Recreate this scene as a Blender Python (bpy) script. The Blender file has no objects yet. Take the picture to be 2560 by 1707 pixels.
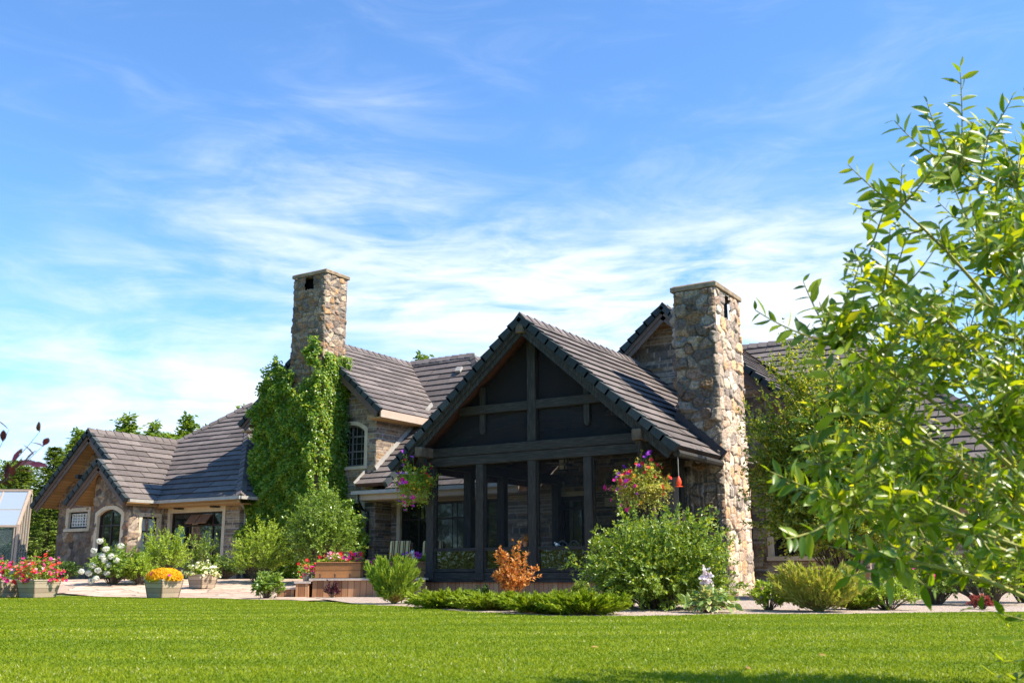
import bpy, math, random
import numpy as np
from mathutils import Vector, Matrix, Euler

rng = np.random.default_rng(7)
random.seed(7)
SC = bpy.context.scene
COL = SC.collection

# ------------------------------------------------------------------ camera
F_PX, PITCH, YAW, ROLL, EYE = 2493.6, 0.2256466, 0.5567615, -0.00464836, 0.6
cp, sp, cy, sy = math.cos(PITCH), math.sin(PITCH), math.cos(YAW), math.sin(YAW)
FW = np.array([-sy * cp, cy * cp, sp]); R0 = np.array([cy, sy, 0.0]); U0 = np.cross(R0, FW)
CR = R0 * math.cos(ROLL) + U0 * math.sin(ROLL); CU = U0 * math.cos(ROLL) - R0 * math.sin(ROLL)
HF = np.array([-sy, cy, 0.0])                      # horizontal forward
cam_d = bpy.data.cameras.new('camera'); cam = bpy.data.objects.new('camera', cam_d); COL.objects.link(cam)
cam_d.sensor_width = 36.0; cam_d.lens = 36.0 * F_PX / 2560.0
cam_d.clip_start = 0.05; cam_d.clip_end = 3000
mw = Matrix.Identity(4)
for i in range(3):
    mw[i][0] = CR[i]; mw[i][1] = CU[i]; mw[i][2] = -FW[i]
mw[2][3] = EYE
cam.matrix_world = mw
cam_d.dof.use_dof = True; cam_d.dof.focus_distance = 22.0; cam_d.dof.aperture_fstop = 4.5
SC.camera = cam

# ------------------------------------------------------------------ world, sun, exposure
SUN = Vector((1.0, 0.24, 1.28)).normalized()
SUN_EL = math.asin(SUN.z); SUN_AZ = math.atan2(SUN.x, SUN.y)
W = bpy.data.worlds.new("World"); SC.world = W; W.use_nodes = True
nt = W.node_tree; nt.nodes.clear()
def N(tree, typ, **kw):
    n = tree.nodes.new(typ)
    for k, v in kw.items():
        if k == 'inp':
            for kk, vv in v.items(): n.inputs[kk].default_value = vv
        else: setattr(n, k, v)
    return n
def L(tree, a, b): tree.links.new(a, b)
def ramp(tree, stops, interp='LINEAR'):
    n = tree.nodes.new('ShaderNodeValToRGB'); cr = n.color_ramp; cr.interpolation = interp
    while len(cr.elements) < len(stops): cr.elements.new(0.5)
    for e, (p, c) in zip(cr.elements, stops):
        e.position = p; e.color = (c, c, c, 1) if not hasattr(c, '__len__') else (*c[:3], 1)
    return n
sky = N(nt, 'ShaderNodeTexSky', sky_type='NISHITA', sun_disc=False)
sky.sun_elevation = SUN_EL; sky.sun_rotation = SUN_AZ
sky.air_density = 1.0; sky.dust_density = 0.25; sky.ozone_density = 3.0; sky.altitude = 900
tc = N(nt, 'ShaderNodeTexCoord')
rot = N(nt, 'ShaderNodeMapping'); rot.inputs['Rotation'].default_value = (0, 0, -YAW)   # +Y of the cloud field faces the house
L(nt, tc.outputs['Generated'], rot.inputs['Vector'])
sep = N(nt, 'ShaderNodeSeparateXYZ'); L(nt, rot.outputs[0], sep.inputs[0])
def MA(op, a, b=None, c=None, tree=None):
    tree = tree or nt
    n = tree.nodes.new('ShaderNodeMath'); n.operation = op
    for i, v in enumerate((a, b, c)):
        if v is None: continue
        if isinstance(v, (int, float)): n.inputs[i].default_value = v
        else: L(tree, v, n.inputs[i])
    return n.outputs[0]
az = MA('ARCTAN2', sep.outputs[0], sep.outputs[1]); el = MA('ARCSINE', sep.outputs[2])
comb = N(nt, 'ShaderNodeCombineXYZ'); L(nt, az, comb.inputs[0]); L(nt, el, comb.inputs[1])
def cloud(scale, rotz, stretch, dist, detail=7, rough=.6, off=(0, 0, 0)):
    m = N(nt, 'ShaderNodeMapping'); m.inputs['Rotation'].default_value = (0, 0, rotz); m.inputs['Scale'].default_value = (1, stretch, 1); m.inputs['Location'].default_value = off
    L(nt, comb.outputs[0], m.inputs[0])
    n = N(nt, 'ShaderNodeTexNoise', inp={'Scale': scale, 'Detail': detail, 'Roughness': rough, 'Distortion': dist})
    L(nt, m.outputs[0], n.inputs['Vector']); return n.outputs['Fac']
def bump2(cx, cyy, rx, ry, ang=0.0):
    """soft elliptical weight on the sky around a direction (azimuth, elevation)"""
    m = N(nt, 'ShaderNodeMapping', vector_type='TEXTURE'); m.inputs['Location'].default_value = (cx, cyy, 0)
    m.inputs['Rotation'].default_value = (0, 0, ang); m.inputs['Scale'].default_value = (rx, ry, 1)
    L(nt, comb.outputs[0], m.inputs[0])
    ln = N(nt, 'ShaderNodeVectorMath', operation='LENGTH'); L(nt, m.outputs[0], ln.inputs[0])
    mr = N(nt, 'ShaderNodeMapRange', interpolation_type='SMOOTHSTEP'); mr.inputs[1].default_value = 1.0; mr.inputs[2].default_value = 0.0
    L(nt, ln.outputs['Value'], mr.inputs[0]); return mr.outputs[0]
#CLOUDS
n1 = cloud(3.0, math.radians(-12), 3.2, 1.0)
n2 = cloud(9.0, math.radians(10), 4.5, 0.8, off=(3, 1, 0))
n3 = cloud(2.0, math.radians(25), 3.0, 0.6, off=(7, 2, 0))
fine = MA('ADD', MA('MULTIPLY', n1, .60), MA('MULTIPLY', n2, .40))
band = MA('ADD', bump2(-.03, .27, .50, .15, -.18), bump2(.27, .25, .34, .16, .12))
band = MA('ADD', band, MA('MULTIPLY', bump2(-.38, .18, .36, .17, -.15), .52))
band = MA('ADD', band, MA('MULTIPLY', bump2(.05, .12, .9, .13), .55))
wisp = MA('ADD', bump2(-.22, .40, .30, .16, .5), bump2(.25, .40, .42, .10, .35))
wisp = MA('MULTIPLY', wisp, MA('SUBTRACT', n3, .30))
amt = MA('ADD', MA('MULTIPLY', MA('MINIMUM', band, 1.15), MA('MULTIPLY', MA('SUBTRACT', fine, .35), 4.2)), MA('MULTIPLY', wisp, .95))
n4 = cloud(5.0, math.radians(32), 3.5, 1.2, off=(2, 9, 0)); amt = MA('ADD', amt, MA('MULTIPLY', MA('MAXIMUM', MA('SUBTRACT', n4, .40), 0.0), .75))
amt = MA('ADD', amt, MA('MULTIPLY', bump2(.0, .04, 1.5, .24), .50))
cm = N(nt, 'ShaderNodeMapRange', interpolation_type='SMOOTHSTEP'); cm.inputs[1].default_value = 0.04; cm.inputs[2].default_value = 1.05; cm.inputs[3].default_value = 0; cm.inputs[4].default_value = .93
L(nt, amt, cm.inputs[0])
hsv = N(nt, 'ShaderNodeMix', data_type='RGBA', blend_type='MULTIPLY', inp={'Factor': 1.0}); L(nt, sky.outputs[0], hsv.inputs['A']); hsv.inputs['B'].default_value = (1.08, 1.48, 1.78, 1)
mix = N(nt, 'ShaderNodeMix', data_type='RGBA'); L(nt, cm.outputs[0], mix.inputs['Factor']); L(nt, hsv.outputs['Result'], mix.inputs['A'])
mix.inputs['B'].default_value = (6.4, 6.9, 7.6, 1)
bg = N(nt, 'ShaderNodeBackground', inp={'Strength': 0.085}); L(nt, mix.outputs['Result'], bg.inputs['Color'])
wo = N(nt, 'ShaderNodeOutputWorld'); L(nt, bg.outputs[0], wo.inputs['Surface'])

sun_d = bpy.data.lights.new('sun', 'SUN'); sun_d.energy = 5.0; sun_d.angle = math.radians(.5); sun_d.color = (1, .90, .76)
sun = bpy.data.objects.new('sun', sun_d); COL.objects.link(sun)
sun.rotation_euler = (-SUN).to_track_quat('-Z', 'Y').to_euler()
SC.view_settings.view_transform = 'Standard'; SC.view_settings.look = 'None'
SC.view_settings.exposure = 1.04; SC.view_settings.gamma = 1
SC.cycles.max_bounces = 8; SC.cycles.transparent_max_bounces = 16; SC.cycles.diffuse_bounces = 4

# ------------------------------------------------------------------ pixel -> place
def ray(px, py): return (px - 1280) / F_PX * CR - (py - 853.5) / F_PX * CU + FW
def on(px, py, ax, v):
    d = ray(px, py); t = (v - (EYE if ax == 2 else 0)) / d[ax]; q = d * t; q[2] += EYE; return q
def onX(px, py, v): return on(px, py, 0, v)
def onY(px, py, v): return on(px, py, 1, v)
def at(px, py, dist):
    q = ray(px, py); q = q * dist / (q @ HF); q[2] += EYE; return q
def sst(x): x = np.clip(x, 0, 1); return x * x * (3 - 2 * x)
def gz(x, y):
    """ground height: flat lawn, rising to the terrace in front of the left part of the house"""
    d = -sy * x + cy * y
    return 0.36 * sst((d - 25.5) / 8.0) * sst((-17.6 - x) / 3.0)
def ground(px, py):
    z = 0.0
    for _ in range(30):
        q = on(px, py, 2, z); z2 = float(gz(q[0], q[1])); z = .5 * (z + z2)
    q = on(px, py, 2, z); q[2] = float(gz(q[0], q[1])); return q
def gp(px, dist):
    q = at(px, 1426, dist); q[2] = float(gz(q[0], q[1])); return q

# ------------------------------------------------------------------ object helpers
def tag(o, label=None, cat=None, group=None, kind=None):
    if label: o['label'] = label
    if cat: o['category'] = cat
    if group: o['group'] = group
    if kind: o['kind'] = kind
    return o
def empty(name, loc, label, cat, group=None):
    o = bpy.data.objects.new(name, None); o.empty_display_size = .2; COL.objects.link(o)
    o.location = tuple(float(v) for v in loc); return tag(o, label, cat, group)
def origin(o):
    v = np.zeros(3)
    while o is not None:
        v = v + np.array(o.location[:]); o = o.parent
    return v
def link(name, me, mat, parent=None, loc=None):
    ob = bpy.data.objects.new(name, me)
    for m in (mat if isinstance(mat, (list, tuple)) else [mat]): me.materials.append(m)
    COL.objects.link(ob)
    if parent is not None: ob.parent = parent
    elif loc is not None: ob.location = tuple(float(v) for v in loc)
    return ob
def np_mesh(name, V, Fc, mat, parent=None, col=None, smooth=False, loc=None, midx=None):
    """mesh object from arrays; V world coordinates, Fc (n,k) int"""
    V = np.asarray(V, float); off = origin(parent) if parent is not None else (np.asarray(loc, float) if loc is not None else np.zeros(3))
    V = V - off
    Fc = np.asarray(Fc, np.int32); n, k = Fc.shape
    me = bpy.data.meshes.new(name)
    me.vertices.add(len(V)); me.vertices.foreach_set('co', V.astype(np.float32).ravel())
    me.loops.add(n * k); me.loops.foreach_set('vertex_index', Fc.ravel())
    me.polygons.add(n); me.polygons.foreach_set('loop_start', np.arange(0, n * k, k, dtype=np.int32))
    me.polygons.foreach_set('use_smooth', np.full(n, smooth, bool))
    if midx is not None: me.polygons.foreach_set('material_index', np.asarray(midx, np.int32))
    me.update(calc_edges=True)
    if col is not None:
        a = me.color_attributes.new('col', 'FLOAT_COLOR', 'POINT')
        c = np.ones((len(V), 4), np.float32); c[:, :3] = col; a.data.foreach_set('color', c.ravel())
    return link(name, me, mat, parent, loc)
class MB:
    def __init__(s, o=(0, 0, 0), U=(1, 0, 0), V=(0, 1, 0), Wv=(0, 0, 1)):
        s.v = []; s.f = []; s.m = []; s.cur = 0; s.frame(o, U, V, Wv)
    def frame(s, o=(0, 0, 0), U=(1, 0, 0), V=(0, 1, 0), Wv=(0, 0, 1)):
        s.o = np.array(o, float); s.A = np.array([U, V, Wv], float); return s
    def add(s, pts, faces):
        b = len(s.v); P = np.array(pts, float) @ s.A + s.o
        s.v.extend(P.tolist()); s.f.extend([tuple(b + i for i in f) for f in faces]); s.m.extend([s.cur] * len(faces)); return s
    def box(s, x0, y0, z0, x1, y1, z1):
        p = [(x, y, z) for z in (z0, z1) for y in (y0, y1) for x in (x0, x1)]
        return s.add(p, [(0, 2, 3, 1), (4, 5, 7, 6), (0, 1, 5, 4), (2, 6, 7, 3), (0, 4, 6, 2), (1, 3, 7, 5)])
    def prism(s, poly, c0, c1):
        """poly in the first two axes, extruded along the third"""
        n = len(poly); p = [(a, b, c0) for a, b in poly] + [(a, b, c1) for a, b in poly]
        return s.add(p, [tuple(range(n))[::-1], tuple(range(n, 2 * n))] + [(i, (i + 1) % n, n + (i + 1) % n, n + i) for i in range(n)])
    def xz(s, poly, y0, y1):
        """poly in (x,z) extruded along y"""
        n = len(poly); p = [(a, y0, b) for a, b in poly] + [(a, y1, b) for a, b in poly]
        return s.add(p, [tuple(range(n)), tuple(range(n, 2 * n))[::-1]] + [(i, n + i, n + (i + 1) % n, (i + 1) % n) for i in range(n)])
    def beam(s, p0, p1, w, h, up=(0, 0, 1), dz=0.0):
        p0 = np.array(p0, float); p1 = np.array(p1, float); d = p1 - p0; L_ = np.linalg.norm(d); d /= L_
        up = np.array(up, float); sd = np.cross(d, up); sd /= np.linalg.norm(sd); n = np.cross(sd, d)
        P = []
        for q in (p0, p1):
            for a, b in ((-1, -1), (1, -1), (1, 1), (-1, 1)): P.append(q + sd * a * w / 2 + n * (b * h / 2 + dz))
        return s.add(P, [(0, 1, 2, 3), (7, 6, 5, 4), (0, 4, 5, 1), (1, 5, 6, 2), (2, 6, 7, 3), (3, 7, 4, 0)])
    def tube(s, pts, r, n=6):
        pts = [np.array(p, float) for p in pts]; rs = r if hasattr(r, '__len__') else [r] * len(pts)
        b = []
        for i, p in enumerate(pts):
            d = pts[min(i + 1, len(pts) - 1)] - pts[max(i - 1, 0)]; d /= (np.linalg.norm(d) + 1e-9)
            a = np.cross(d, (0, 0, 1) if abs(d[2]) < .9 else (1, 0, 0)); a /= np.linalg.norm(a); c = np.cross(d, a)
            for k in range(n):
                t = 2 * math.pi * k / n; b.append(p + rs[i] * (a * math.cos(t) + c * math.sin(t)))
        f = [(i * n + k, i * n + (k + 1) % n, (i + 1) * n + (k + 1) % n, (i + 1) * n + k) for i in range(len(pts) - 1) for k in range(n)]
        f += [tuple(range(n))[::-1], tuple((len(pts) - 1) * n + k for k in range(n))]
        return s.add(b, f)
    def lathe(s, c, prof, n=16):
        c = np.array(c, float); b = []
        for r, z in prof:
            for k in range(n): t = 2 * math.pi * k / n; b.append(c + (r * math.cos(t), r * math.sin(t), z))
        f = [(i * n + k, i * n + (k + 1) % n, (i + 1) * n + (k + 1) % n, (i + 1) * n + k) for i in range(len(prof) - 1) for k in range(n)]
        f += [tuple(range(n))[::-1], tuple((len(prof) - 1) * n + k for k in range(n))]
        return s.add(b, f)
    def build(s, name, mat, parent=None, loc=None, smooth=False, bevel=0):
        off = origin(parent) if parent is not None else (np.asarray(loc, float) if loc is not None else np.zeros(3))
        me = bpy.data.meshes.new(name); me.from_pydata((np.array(s.v) - off).tolist(), [], s.f)
        for p, m in zip(me.polygons, s.m): p.material_index = m; p.use_smooth = smooth
        me.update(); ob = link(name, me, mat, parent, loc)
        if bevel:
            b = ob.modifiers.new('bevel', 'BEVEL'); b.width = bevel; b.segments = 1; b.limit_method = 'ANGLE'
        return ob
def copy_tree(o, parent=None):
    c = o.copy(); COL.objects.link(c); c.parent = parent
    for ch in list(o.children): copy_tree(ch, c)
    return c

# ------------------------------------------------------------------ materials
def newmat(name):
    m = bpy.data.materials.new(name); m.use_nodes = True; t = m.node_tree
    return m, t, t.nodes['Principled BSDF']
def mat_noise(name, c0, c1, rough=.7, scale=8, detail=5, bump=0.0, stretch=(1, 1, 1), spec=.3, bscale=None, c2=None):
    m, t, b = newmat(name); b.inputs['Roughness'].default_value = rough; b.inputs['Specular IOR Level'].default_value = spec
    co = N(t, 'ShaderNodeTexCoord'); mp = N(t, 'ShaderNodeMapping'); mp.inputs['Scale'].default_value = stretch; L(t, co.outputs['Object'], mp.inputs[0])
    n = N(t, 'ShaderNodeTexNoise', inp={'Scale': scale, 'Detail': detail, 'Roughness': .6}); L(t, mp.outputs[0], n.inputs['Vector'])
    st = [(.3, c0), (.7, c1)] if c2 is None else [(.25, c0), (.5, c1), (.75, c2)]
    r = ramp(t, st); L(t, n.outputs['Fac'], r.inputs[0]); L(t, r.outputs[0], b.inputs['Base Color'])
    if bump:
        n2 = N(t, 'ShaderNodeTexNoise', inp={'Scale': bscale or scale * 3, 'Detail': 4}); L(t, mp.outputs[0], n2.inputs['Vector'])
        bp = N(t, 'ShaderNodeBump', inp={'Strength': bump, 'Distance': .02}); L(t, n2.outputs['Fac'], bp.inputs['Height']); L(t, bp.outputs[0], b.inputs['Normal'])
    return m
def mat_leaf(name, cols, trans=.38, rough=.42, spec=.45, tcol=None):
    m, t, b = newmat(name)
    g = N(t, 'ShaderNodeNewGeometry'); r = ramp(t, [(i / max(1, len(cols) - 1), c) for i, c in enumerate(cols)]); L(t, g.outputs['Random Per Island'], r.inputs[0])
    L(t, r.outputs[0], b.inputs['Base Color']); b.inputs['Roughness'].default_value = rough; b.inputs['Specular IOR Level'].default_value = spec
    tr = N(t, 'ShaderNodeBsdfTranslucent'); mu = N(t, 'ShaderNodeMix', data_type='RGBA', blend_type='MULTIPLY', inp={'Factor': 1.0})
    L(t, r.outputs[0], mu.inputs['A']); mu.inputs['B'].default_value = (*(tcol or (1.5, 1.45, .6)), 1); L(t, mu.outputs['Result'], tr.inputs['Color'])
    ms = N(t, 'ShaderNodeMixShader', inp={'Fac': trans}); L(t, b.outputs[0], ms.inputs[1]); L(t, tr.outputs[0], ms.inputs[2])
    L(t, ms.outputs[0], t.nodes['Material Output'].inputs['Surface']); return m
def mat_vcol(name, rough=.85, gain=1.0, bump=.3):
    m, t, b = newmat(name); b.inputs['Roughness'].default_value = rough; b.inputs['Specular IOR Level'].default_value = .2
    a = N(t, 'ShaderNodeVertexColor', layer_name='col'); co = N(t, 'ShaderNodeTexCoord')
    n = N(t, 'ShaderNodeTexNoise', inp={'Scale': 22.0, 'Detail': 6, 'Roughness': .65}); L(t, co.outputs['Object'], n.inputs['Vector'])
    r = ramp(t, [(.25, .6 * gain), (.75, 1.35 * gain)]); L(t, n.outputs['Fac'], r.inputs[0])
    mu = N(t, 'ShaderNodeMix', data_type='RGBA', blend_type='MULTIPLY', inp={'Factor': 1.0}); L(t, a.outputs[0], mu.inputs['A']); L(t, r.outputs[0], mu.inputs['B']); L(t, mu.outputs['Result'], b.inputs['Base Color'])
    bp = N(t, 'ShaderNodeBump', inp={'Strength': bump, 'Distance': .03}); L(t, n.outputs['Fac'], bp.inputs['Height']); L(t, bp.outputs[0], b.inputs['Normal'])
    return m
def mat_planks(name, c0, c1, width=.12, axis='X', rough=.6, gap=(.03, .02, .015)):
    """boards: a colour of its own for each board, thin dark joints, grain along the board"""
    m, t, b = newmat(name); b.inputs['Roughness'].default_value = rough; b.inputs['Specular IOR Level'].default_value = .25
    co = N(t, 'ShaderNodeTexCoord'); s = N(t, 'ShaderNodeSeparateXYZ'); L(t, co.outputs['Object'], s.inputs[0])
    q = MA('DIVIDE', s.outputs['XYZ'.index(axis)], width, tree=t); fl = MA('FLOOR', q, tree=t); fr = MA('FRACT', q, tree=t)
    wn = N(t, 'ShaderNodeTexWhiteNoise', noise_dimensions='1D'); L(t, fl, wn.inputs['W'])
    mp = N(t, 'ShaderNodeMapping'); sc = [30, 30, 30]; sc[{'X': 2, 'Z': 0, 'Y': 0}[axis]] = 2.0; mp.inputs['Scale'].default_value = sc; L(t, co.outputs['Object'], mp.inputs[0])
    n = N(t, 'ShaderNodeTexNoise', inp={'Scale': 1.0, 'Detail': 4}); L(t, mp.outputs[0], n.inputs['Vector'])
    f = MA('ADD', MA('MULTIPLY', wn.outputs['Value'], .6, tree=t), MA('MULTIPLY', n.outputs['Fac'], .5, tree=t), tree=t)
    r = ramp(t, [(.2, c0), (.9, c1)]); L(t, f, r.inputs[0])
    e = MA('LESS_THAN', fr, .07, tree=t); mx = N(t, 'ShaderNodeMix', data_type='RGBA'); L(t, e, mx.inputs['Factor']); L(t, r.outputs[0], mx.inputs['A']); mx.inputs['B'].default_value = (*gap, 1)
    L(t, mx.outputs['Result'], b.inputs['Base Color']); return m
def N_big(t, co):
    n = N(t, 'ShaderNodeTexNoise', inp={'Scale': .9, 'Detail': 5, 'Roughness': .65}); L(t, co.outputs['Object'], n.inputs['Vector']); return n.outputs['Fac']
def mat_tile(name, c0, c1, c2):
    m, t, b = newmat(name); b.inputs['Roughness'].default_value = .75; b.inputs['Specular IOR Level'].default_value = .25
    g = N(t, 'ShaderNodeNewGeometry'); r = ramp(t, [(0, c0), (.5, c1), (1, c2)]); L(t, g.outputs['Random Per Island'], r.inputs[0])
    co = N(t, 'ShaderNodeTexCoord'); n = N(t, 'ShaderNodeTexNoise', inp={'Scale': 5.0, 'Detail': 8, 'Roughness': .7}); L(t, co.outputs['Object'], n.inputs['Vector'])
    r2 = ramp(t, [(.3, .66), (.7, 1.25)]); L(t, MA('ADD', MA('MULTIPLY', n.outputs['Fac'], .6, tree=t), MA('MULTIPLY', N_big(t, co), .4, tree=t), tree=t), r2.inputs[0])
    mu = N(t, 'ShaderNodeMix', data_type='RGBA', blend_type='MULTIPLY', inp={'Factor': 1.0}); L(t, r.outputs[0], mu.inputs['A']); L(t, r2.outputs[0], mu.inputs['B']); L(t, mu.outputs['Result'], b.inputs['Base Color'])
    n3 = N(t, 'ShaderNodeTexNoise', inp={'Scale': 40.0, 'Detail': 4}); L(t, co.outputs['Object'], n3.inputs['Vector'])
    bp = N(t, 'ShaderNodeBump', inp={'Strength': .35, 'Distance': .01}); L(t, n3.outputs['Fac'], bp.inputs['Height']); L(t, bp.outputs[0], b.inputs['Normal']); return m
def mat_glass(name, tint=(.012, .014, .012), wav=0.0, scale=6.0, rough=.03, spec=.9):
    m, t, b = newmat(name); b.inputs['Base Color'].default_value = (*tint, 1); b.inputs['Roughness'].default_value = rough; b.inputs['Specular IOR Level'].default_value = spec
    if wav:
        co = N(t, 'ShaderNodeTexCoord'); n = N(t, 'ShaderNodeTexNoise', inp={'Scale': scale, 'Detail': 2}); L(t, co.outputs['Object'], n.inputs['Vector'])
        bp = N(t, 'ShaderNodeBump', inp={'Strength': wav, 'Distance': .05}); L(t, n.outputs['Fac'], bp.inputs['Height']); L(t, bp.outputs[0], b.inputs['Normal'])
    return m
def mat_screen(name, op=.5):
    m, t, b = newmat(name); b.inputs['Base Color'].default_value = (.012, .012, .014, 1); b.inputs['Roughness'].default_value = .8
    tr = N(t, 'ShaderNodeBsdfTransparent'); ms = N(t, 'ShaderNodeMixShader', inp={'Fac': op}); L(t, tr.outputs[0], ms.inputs[1]); L(t, b.outputs[0], ms.inputs[2]); L(t, ms.outputs[0], t.nodes['Material Output'].inputs['Surface']); return m

M = {}
M['tile'] = mat_tile('roof_tile', (.105, .088, .081), (.138, .116, .106), (.180, .152, .138))
M['tile_dark'] = mat_tile('rake_tile', (.022, .030, .031), (.036, .046, .047), (.058, .068, .068))
M['fascia'] = mat_noise('fascia', (.11, .075, .06), (.15, .105, .085), .6, 5)
M['fascia_light'] = mat_noise('fascia_light', (.42, .32, .24), (.50, .39, .30), .55, 5)
M['soffit'] = mat_planks('soffit', (.34, .19, .075), (.50, .30, .13), .10, 'Z', .6, (.12, .06, .03))
M['soffit_dark'] = mat_noise('soffit_dark', (.055, .026, .017), (.095, .042, .028), .7, 6, stretch=(1, 1, 6))
M['timber'] = mat_noise('timber', (.012, .0105, .0085), (.030, .027, .021), .65, 3, 8, .4, (12, 12, 1.2), c2=(.075, .066, .05))
M['timber_h'] = mat_noise('timber_long', (.012, .0105, .0085), (.030, .027, .021), .65, 3, 8, .4, (1.2, 12, 12), c2=(.078, .068, .052))
M['purlin'] = mat_noise('purlin_end', (.07, .05, .032), (.16, .12, .08), .8, 5, 6, .4)
M['interior'] = mat_noise('interior', (.02, .018, .016), (.05, .045, .04), .8, 4, 6, .3, (1, 1, 5))
M['stone'] = mat_vcol('stone_vcol', .85, 1.0, .5)
M['core'] = mat_noise('wall_core', (.10, .08, .065), (.18, .15, .12), .9, 6)
M['cap'] = mat_noise('cap_stone', (.16, .11, .07), (.36, .27, .17), .9, 5, 8, .6)
M['cream'] = mat_noise('cream_trim', (.50, .40, .27), (.62, .52, .37), .7, 4, 5, .1)
M['frame'] = mat_noise('window_frame', (.018, .012, .009), (.035, .024, .018), .5, 8)
M['frame_grey'] = mat_noise('window_frame_grey', (.10, .095, .085), (.16, .15, .135), .5, 8)
M['glass'] = mat_glass('window_glass', wav=.02, scale=2.5)
M['glass_wavy'] = mat_glass('wavy_glass', (.02, .018, .008), wav=.10, scale=7.0, rough=.03)
M['screen'] = mat_screen('insect_screen', .16)
M['screen_gable'] = mat_screen('gable_screen', .45)
M['black'] = mat_noise('black_void', (.004, .004, .004), (.008, .007, .007), .9, 4)
M['metal'] = mat_noise('gutter_metal', (.30, .28, .25), (.40, .38, .34), .4, 6, spec=.5)
M['metal_dark'] = mat_noise('dark_metal', (.012, .013, .015), (.03, .03, .033), .4, 8, spec=.5)
M['cedar'] = mat_planks('cedar_upright', (.24, .10, .042), (.50, .27, .135), .125, 'X', .6)
M['cedar_skirt_lit'] = mat_planks('cedar_skirt_lit', (.42, .155, .065), (.68, .35, .17), .125, 'X', .6)  # same cedar as the deck, lightened: sunlight on the skirt is in the colour
M['floor'] = mat_planks('porch_floor', (.26, .17, .10), (.36, .25, .15), .14, 'X', .6)
M['cedar_h'] = mat_planks('cedar_level', (.27, .115, .04), (.42, .20, .075), .17, 'Z', .5)
M['cedar_top'] = mat_noise('cedar_top', (.42, .33, .27), (.60, .50, .42), .6, 4, stretch=(3, 30, 1))
M['barrel'] = mat_planks('weathered_planks', (.28, .21, .145), (.46, .37, .27), .11, 'Z', .7, (.07, .055, .04))
M['white'] = mat_noise('white_paint', (.70, .69, .66), (.80, .79, .77), .5, 6)
M['curtain'] = mat_noise('curtain', (.35, .42, .40), (.50, .55, .52), .8, 6, stretch=(14, 14, .3))
M['blind'] = mat_noise('blind', (.42, .40, .30), (.62, .60, .50), .8, 6, stretch=(25, 25, .3))
M['green_curtain'] = mat_noise('green_curtain', (.10, .22, .15), (.16, .32, .22), .8, 6, stretch=(14, 14, .3))
M['red'] = mat_noise('red_glass', (.75, .06, .02), (.85, .12, .03), .2, 6, spec=.6)
M['terracotta'] = mat_noise('terracotta', (.36, .15, .07), (.48, .22, .11), .8, 6)
M['bark'] = mat_noise('bark', (.07, .05, .035), (.17, .13, .09), .9, 12, 6, .5, (1, 1, .3))
M['twig'] = mat_noise('twig', (.20, .20, .05), (.34, .32, .09), .6, 12)
M['stem_green'] = mat_noise('green_stem', (.10, .16, .03), (.18, .26, .06), .6, 12)
M['wicker'] = mat_noise('wicker', (.14, .07, .04), (.30, .17, .10), .7, 40, 3, .6)
M['lamp'] = mat_noise('lamp_glass', (.55, .52, .38), (.65, .62, .48), .3, 6)
M['plaster'] = mat_noise('grey_plaster', (.20, .165, .14), (.27, .225, .19), .9, 3, 6, .2)
def mat_stripes():
    m, t, b = newmat('striped_fabric'); b.inputs['Roughness'].default_value = .85
    co = N(t, 'ShaderNodeTexCoord'); s = N(t, 'ShaderNodeSeparateXYZ'); L(t, co.outputs['Object'], s.inputs[0])
    fr = MA('FRACT', MA('DIVIDE', s.outputs[0], .145, tree=t), tree=t)
    r = ramp(t, [(0, (.75, .56, .22)), (.42, (.09, .02, .015)), (.56, (.40, .17, .05)), (.64, (.75, .56, .22)), (.72, (.09, .02, .015)), (.9, (.40, .17, .05))], 'CONSTANT'); L(t, fr, r.inputs[0]); L(t, r.outputs[0], b.inputs['Base Color']); return m
M['stripes'] = mat_stripes()
G = {}
G['grass_soil'] = mat_noise('lawn_base', (.075, .13, .006), (.13, .19, .009), .9, 3, 6, .3)
G['willow'] = mat_leaf('willow_leaf', [(.055, .115, .010), (.10, .185, .012), (.18, .265, .018), (.32, .38, .035)], .50, .33, .55, (2.5, 2.0, .4))
G['big'] = mat_leaf('shrub_leaf', [(.075, .15, .012), (.14, .23, .02), (.23, .32, .04), (.36, .44, .09)], .36, .36, .5, (1.8, 1.55, .45))
G['bright'] = mat_leaf('bright_leaf', [(0.193, 0.297, 0.027), (0.282, 0.392, 0.041), (0.401, 0.472, 0.061)], .4, .45, .4)
G['ivy'] = mat_leaf('ivy_leaf', [(.06, .15, .012), (.12, .24, .022), (.21, .33, .035), (.38, .43, .055)], .42, .36, .5, (1.8, 1.6, .5))
G['gloss'] = mat_leaf('glossy_leaf', [(.10, .19, .02), (.18, .28, .035), (.30, .40, .07)], .33, .3, .6)
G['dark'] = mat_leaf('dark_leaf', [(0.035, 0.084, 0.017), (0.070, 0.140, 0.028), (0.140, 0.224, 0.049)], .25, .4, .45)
G['juniper'] = mat_leaf('juniper_leaf', [(.13, .20, .012), (.23, .31, .018), (.34, .41, .035)], .3, .6, .2)
G['junup'] = mat_leaf('upright_juniper_leaf', [(0.139, 0.238, 0.028), (0.231, 0.336, 0.035), (0.339, 0.406, 0.042)], .3, .6, .2)
G['dry'] = mat_leaf('dry_needles', [(.30, .17, .06), (.45, .29, .11)], .2, .8, .1)
G['feather'] = mat_leaf('feather_leaf', [(0.286, 0.338, 0.052), (0.400, 0.429, 0.072), (0.515, 0.429, 0.143)], .3, .6, .2)
G['orange'] = mat_leaf('orange_leaf', [(.42, .13, .03), (.55, .22, .05), (.62, .34, .10), (.30, .10, .03)], .35, .45, .35)
G['red'] = mat_leaf('barberry_leaf', [(.25, .05, .05), (.38, .10, .09)], .3, .5, .3)
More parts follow.
